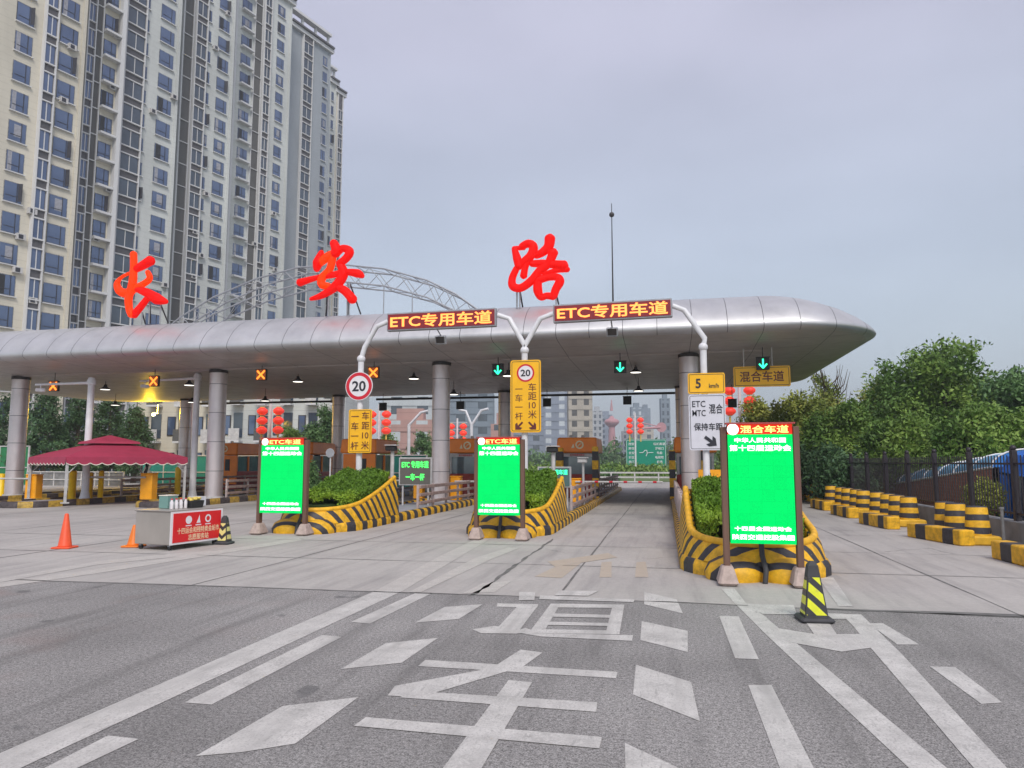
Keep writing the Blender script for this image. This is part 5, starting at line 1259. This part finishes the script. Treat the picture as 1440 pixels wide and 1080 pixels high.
# sunken ramp with blue vault
t = thing('ramp_canopy', 'blue arched ramp canopy on a sloping brick wall behind the fence', 'canopy', (8.2, 17, 0))
A = Vector(AX(1395, 657, 9.0)); Bq = Vector(AX(1236, 684, 9.0)); o = Vector((8.2, 17, 0))
mb = MB(); th = .25
vs = [(A.x, A.y, -.05), (Bq.x, Bq.y, -.05), (Bq.x, Bq.y, max(.3, Bq.z)), (A.x, A.y, A.z)]; vs = vs+[(x+th, y, z) for x, y, z in vs]
mb.add([Vector(p)-o for p in vs], [(0, 1, 2, 3), (7, 6, 5, 4), (0, 3, 7, 4), (3, 2, 6, 7), (2, 1, 5, 6), (1, 0, 4, 5)], 'brick'); mb.build('brick_wall', t)
mb = MB(); mr_ = MB(); n = 9; m2 = 10; vs = []; W_ = 2.0; HH = .50
for i in range(n):
    q = i/(n-1); p = A+(Bq-A)*q; 
    for j in range(m2+1): a = math.pi*(1-j/m2); vs.append((p.x+W_/2+W_/2*math.cos(a)-o.x, p.y-o.y, p.z+HH*math.sin(a)))
mb.add(vs, [(i*(m2+1)+j, i*(m2+1)+j+1, (i+1)*(m2+1)+j+1, (i+1)*(m2+1)+j) for i in range(n-1) for j in range(m2)], 'blueroof', True); mb.build('vault', t)
mb = MB(); mb.add(vs[:m2+1]+[(vs[m2][0], vs[m2][1], 0), (vs[0][0], vs[0][1], 0)], [tuple(range(m2+3))], 'blueend'); mb.build('end_panel', t)
for i in range(n):
    mr_ = MB(); mr_.tube([Vector(v_)+Vector((-.01, 0, .015)) for v_ in vs[i*(m2+1):(i+1)*(m2+1)]], .025, 'white', 6); mr_.build('arch_rib', t)
mr_ = MB(); mr_.tube([A-o, Bq-o], .035, 'white', 6); mr_.build('eave_rail', t)
p = AX(1403, 670, 9.6); tag(MB().box((0, 0, .75), (.3, .5, 1.5), 'bluetarp', bev=.03).build('blue_panel', None, loc=(8.75, 21.6, 0)), 'upright blue corrugated panel behind the fence', 'panel')
# tarpaulin heap
t = thing('covered_stack', 'stack of dark boards under a bright blue tarpaulin', 'stack', (9.75, 19.6, 0))
mb = MB(); mb.box((0, 0, .75), (2.2, 3.2, 1.5), 'timber', bev=.02); 
for i in range(16): mb.box((-1.12, -1.5+.2*i, .62), (.05, .05, 1.5), 'dwhite' if i % 2 == 0 else 'timber', rx=R(14))
mb.build('boards', t)
mb = MB(); n = 18; vs = []
for i in range(n+1):
    for j in range(n+1):
        x = -1.35+2.7*i/n; y = -1.8+3.6*j/n; r_ = max(abs(x)/1.35, abs(y)/1.8); vs.append((x, y, 1.6+.62*(1-r_**2)-(.30 if r_ > .93 else 0)+.05*math.sin(x*7+y*3)+rnd.uniform(-.03, .03)))
mb.add(vs, [(i*(n+1)+j, i*(n+1)+j+1, (i+1)*(n+1)+j+1, (i+1)*(n+1)+j) for i in range(n) for j in range(n)], 'bluetarp'); mb.build('tarpaulin', t)
# round shrub
p = AX(1384, 690, 7.9); t = thing('round_shrub', 'round clipped green shrub behind the iron fence', 'shrub', (7.9, p[1], 0)); sh_ = p
leaves('foliage', [(0, 0, .72, .42, .42, .42)], 9000, .035, 'leafB', t, seed=5, surf=.55)
mb = MB(); mb.tube([(0, 0, 0), (0, 0, .7)], .05, 'bark', 8); mb.ball((0, 0, .72), .3, 'hcore', 12, .9); mb.build('trunk', t)  # trunk plus a dark ball, inner shade of the shrub as colour

# ================================================================== TREES
M['hcore2'] = mat('crown_inside', (.03, .05, .02), .95)
def tree(name, px, ytop, Y, wpx, label, mt, n=9000, leaf=.14, seed=1, ybot=None, trunk=.16, lobes=7, bare=False, group=None, cat='tree', crown_base=.25):
    r = random.Random(seed); b = AY(px, 660, Y); top = AY(px, ytop, Y)[2]; w_ = wpx*Y*1.02/F_PX; H_ = top
    t = thing(name, label, cat, (b[0], Y, 0), group=group)
    cb = H_*crown_base; LB = []
    for i in range(lobes):
        q = (i+.5)/lobes; z = cb+(H_-cb)*(.15+.72*q); rr = w_*.5*(1.0-.75*abs(q-.38)**1.3); a = r.uniform(0, 6.28); d = r.uniform(.25, .6)*rr
        s = r.uniform(.55, .8)*rr; LB.append((d*math.cos(a)*1.2, d*math.sin(a), z, s, s, s*.72))
    for i in range(lobes//2): a = r.uniform(0, 6.28); LB.append((w_*.36*math.cos(a), w_*.3*math.sin(a), cb+(H_-cb)*r.uniform(.2, .75), w_*.17, w_*.17, w_*.13))
    LB.append((r.uniform(-.1, .1)*w_, 0, H_-w_*.13, w_*.15, w_*.15, w_*.13))
    mb = MB(); hx = r.uniform(-.3, .3)
    mb.tube([(0, 0, -.1), (hx*.3, 0, cb*.6), (hx, .1, cb*1.2), (hx*1.3, .1, H_*.8)], [trunk*1.3, trunk, trunk*.8, trunk*.2], 'bark', 8)
    for l in LB: mb.tube([(hx*.7, 0, max(.3, min(cb*1.1, l[2]*.6))), (l[0]*.55+hx*.3, l[1]*.55, l[2]*.86), (l[0], l[1], l[2]+l[5]*.3)], [trunk*.45, trunk*.28, trunk*.08], 'bark', 5)
    if bare:
        for i in range(70):
            z = H_*r.uniform(.45, .9); a = r.uniform(0, 6.28); l_ = w_*r.uniform(.2, .5); p0 = Vector((hx, .1, z)); p1 = p0+Vector((math.cos(a)*l_*.6, math.sin(a)*l_*.6, l_*.6)); p2 = p1+Vector((math.cos(a+.5)*l_*.2, math.sin(a+.5)*l_*.2, l_*.7)); mb.tube([p0, p1, p2], [.05, .03, .01], 'bark', 4)
    mb.build('trunk', t)
    leaves('crown', LB, int(n*1.1), leaf*.74, mt, t, seed=seed, surf=.35)
    return t
def pine(px, ytop, Y, wpx, label, seed, mt='leafC'):
    wpx *= 1.55
    b = AY(px, 660, Y); H_ = AY(px, ytop, Y)[2]; w_ = wpx*Y/F_PX; t = thing('pine_tree', label, 'pine tree', (b[0], Y, 0), group='dark pines left of the booths'); r = random.Random(seed)
    mb = MB(); mb.tube([(0, 0, 0), (.1, 0, H_*.5), (0, 0, H_)], [.2, .14, .03], 'bark', 8); LB = []
    for i in range(11):
        z = H_*(.18+.78*i/11); rr = w_*.5*(1-.75*i/11); a = r.uniform(0, 6.28)
        for k_ in range(2): aa = a+k_*3.0; LB.append((math.cos(aa)*rr*.55, math.sin(aa)*rr*.55, z, rr*.55, rr*.55, .30)); mb.tube([(0, 0, z-.1), (math.cos(aa)*rr, math.sin(aa)*rr, z)], [.05, .015], 'bark', 4)
    mb.build('trunk', t); leaves('crown', LB, 11000, .11, mt, t, seed=seed, surf=.3)
# right side mass
T = [('broad_tree', 1330, 482, 40, 170, 'tallest broad green tree against the sky at right', 'leafA', 34000, .15, 3, .12, 12), ('broad_tree', 1432, 520, 36, 110, 'green tree cut by the right edge', 'leafD', 16000, .14, 4, .15, 8),
     ('broad_tree', 1245, 532, 44, 110, 'yellowish green tree left of the tallest tree', 'leafB', 18000, .15, 5, .1, 9), ('slim_tree', 1168, 528, 50, 70, 'sparse tree with bare twigs near the canopy tip', 'leafB', 5000, .13, 6, .2, 6),
     ('broad_tree', 1125, 552, 42, 105, 'olive tree below the canopy corner', 'leafB', 16000, .14, 7, .08, 8), ('broad_tree', 1190, 566, 38, 110, 'low green tree behind the far fence', 'leafA', 17000, .13, 8, .05, 8),
     ('broad_tree', 1278, 585, 33, 120, 'low green tree above the blue vault', 'leafA', 17000, .12, 9, .05, 8), ('broad_tree', 1072, 556, 46, 80, 'olive tree behind the yellow hanging sign', 'leafB', 11000, .14, 10, .08, 7),
     ('broad_tree', 1380, 566, 29, 110, 'bushy tree above the round shrub', 'leafA', 17000, .11, 11, .25, 8), ('broad_tree', 1040, 600, 52, 60, 'small tree behind the white lane sign', 'leafA', 7000, .14, 12, .08, 6),
     ('low_bush', 1110, 622, 33, 90, 'dark bush against the far fence beside the right screen', 'leafC', 11000, .11, 13, .02, 6), ('low_bush', 1180, 630, 31, 90, 'dark bush behind the farthest bollards', 'leafC', 11000, .11, 14, .02, 6)]
for nm, px, yt, Y, wp, lb, mt, n, lf, sd_, cbse, lo_ in T: tree(nm, px, yt, Y, wp, lb, mt, n, lf, sd_, lobes=lo_, crown_base=cbse, bare=(nm == 'slim_tree'), cat='bush' if 'bush' in nm else 'tree')
# left and centre
for px, yt, Y, wp, lb, sd_ in ((60, 545, 47, 70, 'dark pine right of the leftmost column', 21), (105, 552, 50, 60, 'dark pine behind the marquee peak', 22), (12, 548, 48, 70, 'pine at the left edge behind the leftmost column', 23), (150, 556, 52, 60, 'pine between the marquee and the beige flats', 24), (188, 566, 51, 50, 'rightmost pine beside the beige flats', 25)): pine(px, yt, Y, wp, lb, sd_)
tree('broad_tree', 452, 572, 50, 60, 'green tree left of the rear column near the speed sign', 'leafD', 9000, .14, 31, crown_base=.2)
tree('broad_tree', 405, 600, 52, 46, 'small tree right of the left lanterns', 'leafA', 6000, .14, 32, crown_base=.2)
tree('broad_tree', 548, 606, 70, 40, 'small green tree behind the dark orange booth', 'leafA', 5000, .16, 33, crown_base=.1)
tree('broad_tree', 594, 606, 72, 44, 'green tree left of the middle column', 'leafD', 5000, .16, 34, crown_base=.1)
tree('low_bush', 440, 650, 26.5, 34, 'dark bush behind the left hedge', 'leafD', 5000, .07, 35, crown_base=.02, trunk=.05, cat='bush')
tree('flower_bush', 428, 628, 45, 26, 'red flowering bush beside the left ETC screen', 'leafR', 3000, .09, 36, crown_base=.1, trunk=.05, cat='bush')
tree('low_bush', 856, 664, 62, 30, 'small bush at the far end of the open lane', 'leafD', 2500, .14, 37, crown_base=.02, trunk=.05, cat='bush')
# teal and green fencing far left
def panels(name, x0, x1, ytop, Y, mt, label, n, cat='fence'):
    a = AY(x0, 650, Y); b = AY(x1, 650, Y); zt = AY((x0+x1)/2, ytop, Y)[2]; ln = b[0]-a[0]; t = thing(name, label, cat, (a[0], Y, 0))
    for i in range(n):
        mb = MB(); mb.box((ln*(i+.5)/n, 0, zt*.5), (ln/n-.06, .06, zt), mt); mb.build('panel', t)
    mb = MB()
    for z in (zt+.02, zt*.45): mb.box((ln/2, -.06, z), (ln, .06, .07), 'dwhite')
    mb.build('rail', t)
    for i in range(n+1): mb = MB(); mb.box((ln*i/n, 0, zt/2), (.08, .1, zt+.1), 'dwhite'); mb.build('post', t)
panels('site_hoarding', 200, 600, 641, 46, 'teal', 'teal site hoarding behind the booths', 12)
panels('site_hoarding', -40, 40, 628, 45, 'greenf', 'bright green hoarding at the far left edge', 4)
panels('stone_wall', 40, 175, 664, 44, 'wallc', 'grey stone wall behind the marquee', 7, 'wall')
# barrier and low fence beyond the open lane
a = AY(700, 668, 58); b = AY(960, 668, 58); t = thing('guard_rail', 'pale low rail across the far end of the lanes', 'guard rail', (a[0], 58, 0)); ln = b[0]-a[0]
for z in (.45, .8): mb = MB(); mb.box((ln/2, 0, z), (ln, .06, .12), 'dwhite'); mb.build('rail', t)
for i in range(9): mb = MB(); mb.box((ln*i/8, 0, .42), (.1, .08, .84), 'dwhite'); mb.build('post', t)
leaves('far_planting', [(x, 95+5*math.sin(x), .3, 3, 5, .7) for x in range(-22, 14, 3)], 30000, .22, 'leafA', None, seed=77, surf=.2, kind='stuff', label='low green planting beyond the plaza', cat='planting')
leaves('far_wood', [(x, 210+20*math.sin(x*.7), 2.0, 16, 10, 4+2*math.sin(x)) for x in range(-180, 190, 14)], 60000, .6, 'leafD', None, seed=78, surf=.3, kind='stuff', label='far dark line of trees on the horizon', cat='wood')

# ================================================================== HAZE
hm = bpy.data.materials.new('haze_air'); hm.use_nodes = True; t_ = hm.node_tree; t_.nodes.clear()
ov = t_.nodes.new('ShaderNodeOutputMaterial'); pv = t_.nodes.new('ShaderNodeVolumePrincipled')
pv.inputs['Color'].default_value = (.80, .86, .92, 1); pv.inputs['Density'].default_value = .0008; pv.inputs['Anisotropy'].default_value = .0
t_.links.new(pv.outputs[0], ov.inputs['Volume'])
M['haze_air'] = hm
tag(MB().box((0, 1090, 100), (2300, 2900, 202.4), 'haze_air').build('haze'), 'faint pale haze in the air', 'haze', kind='stuff')
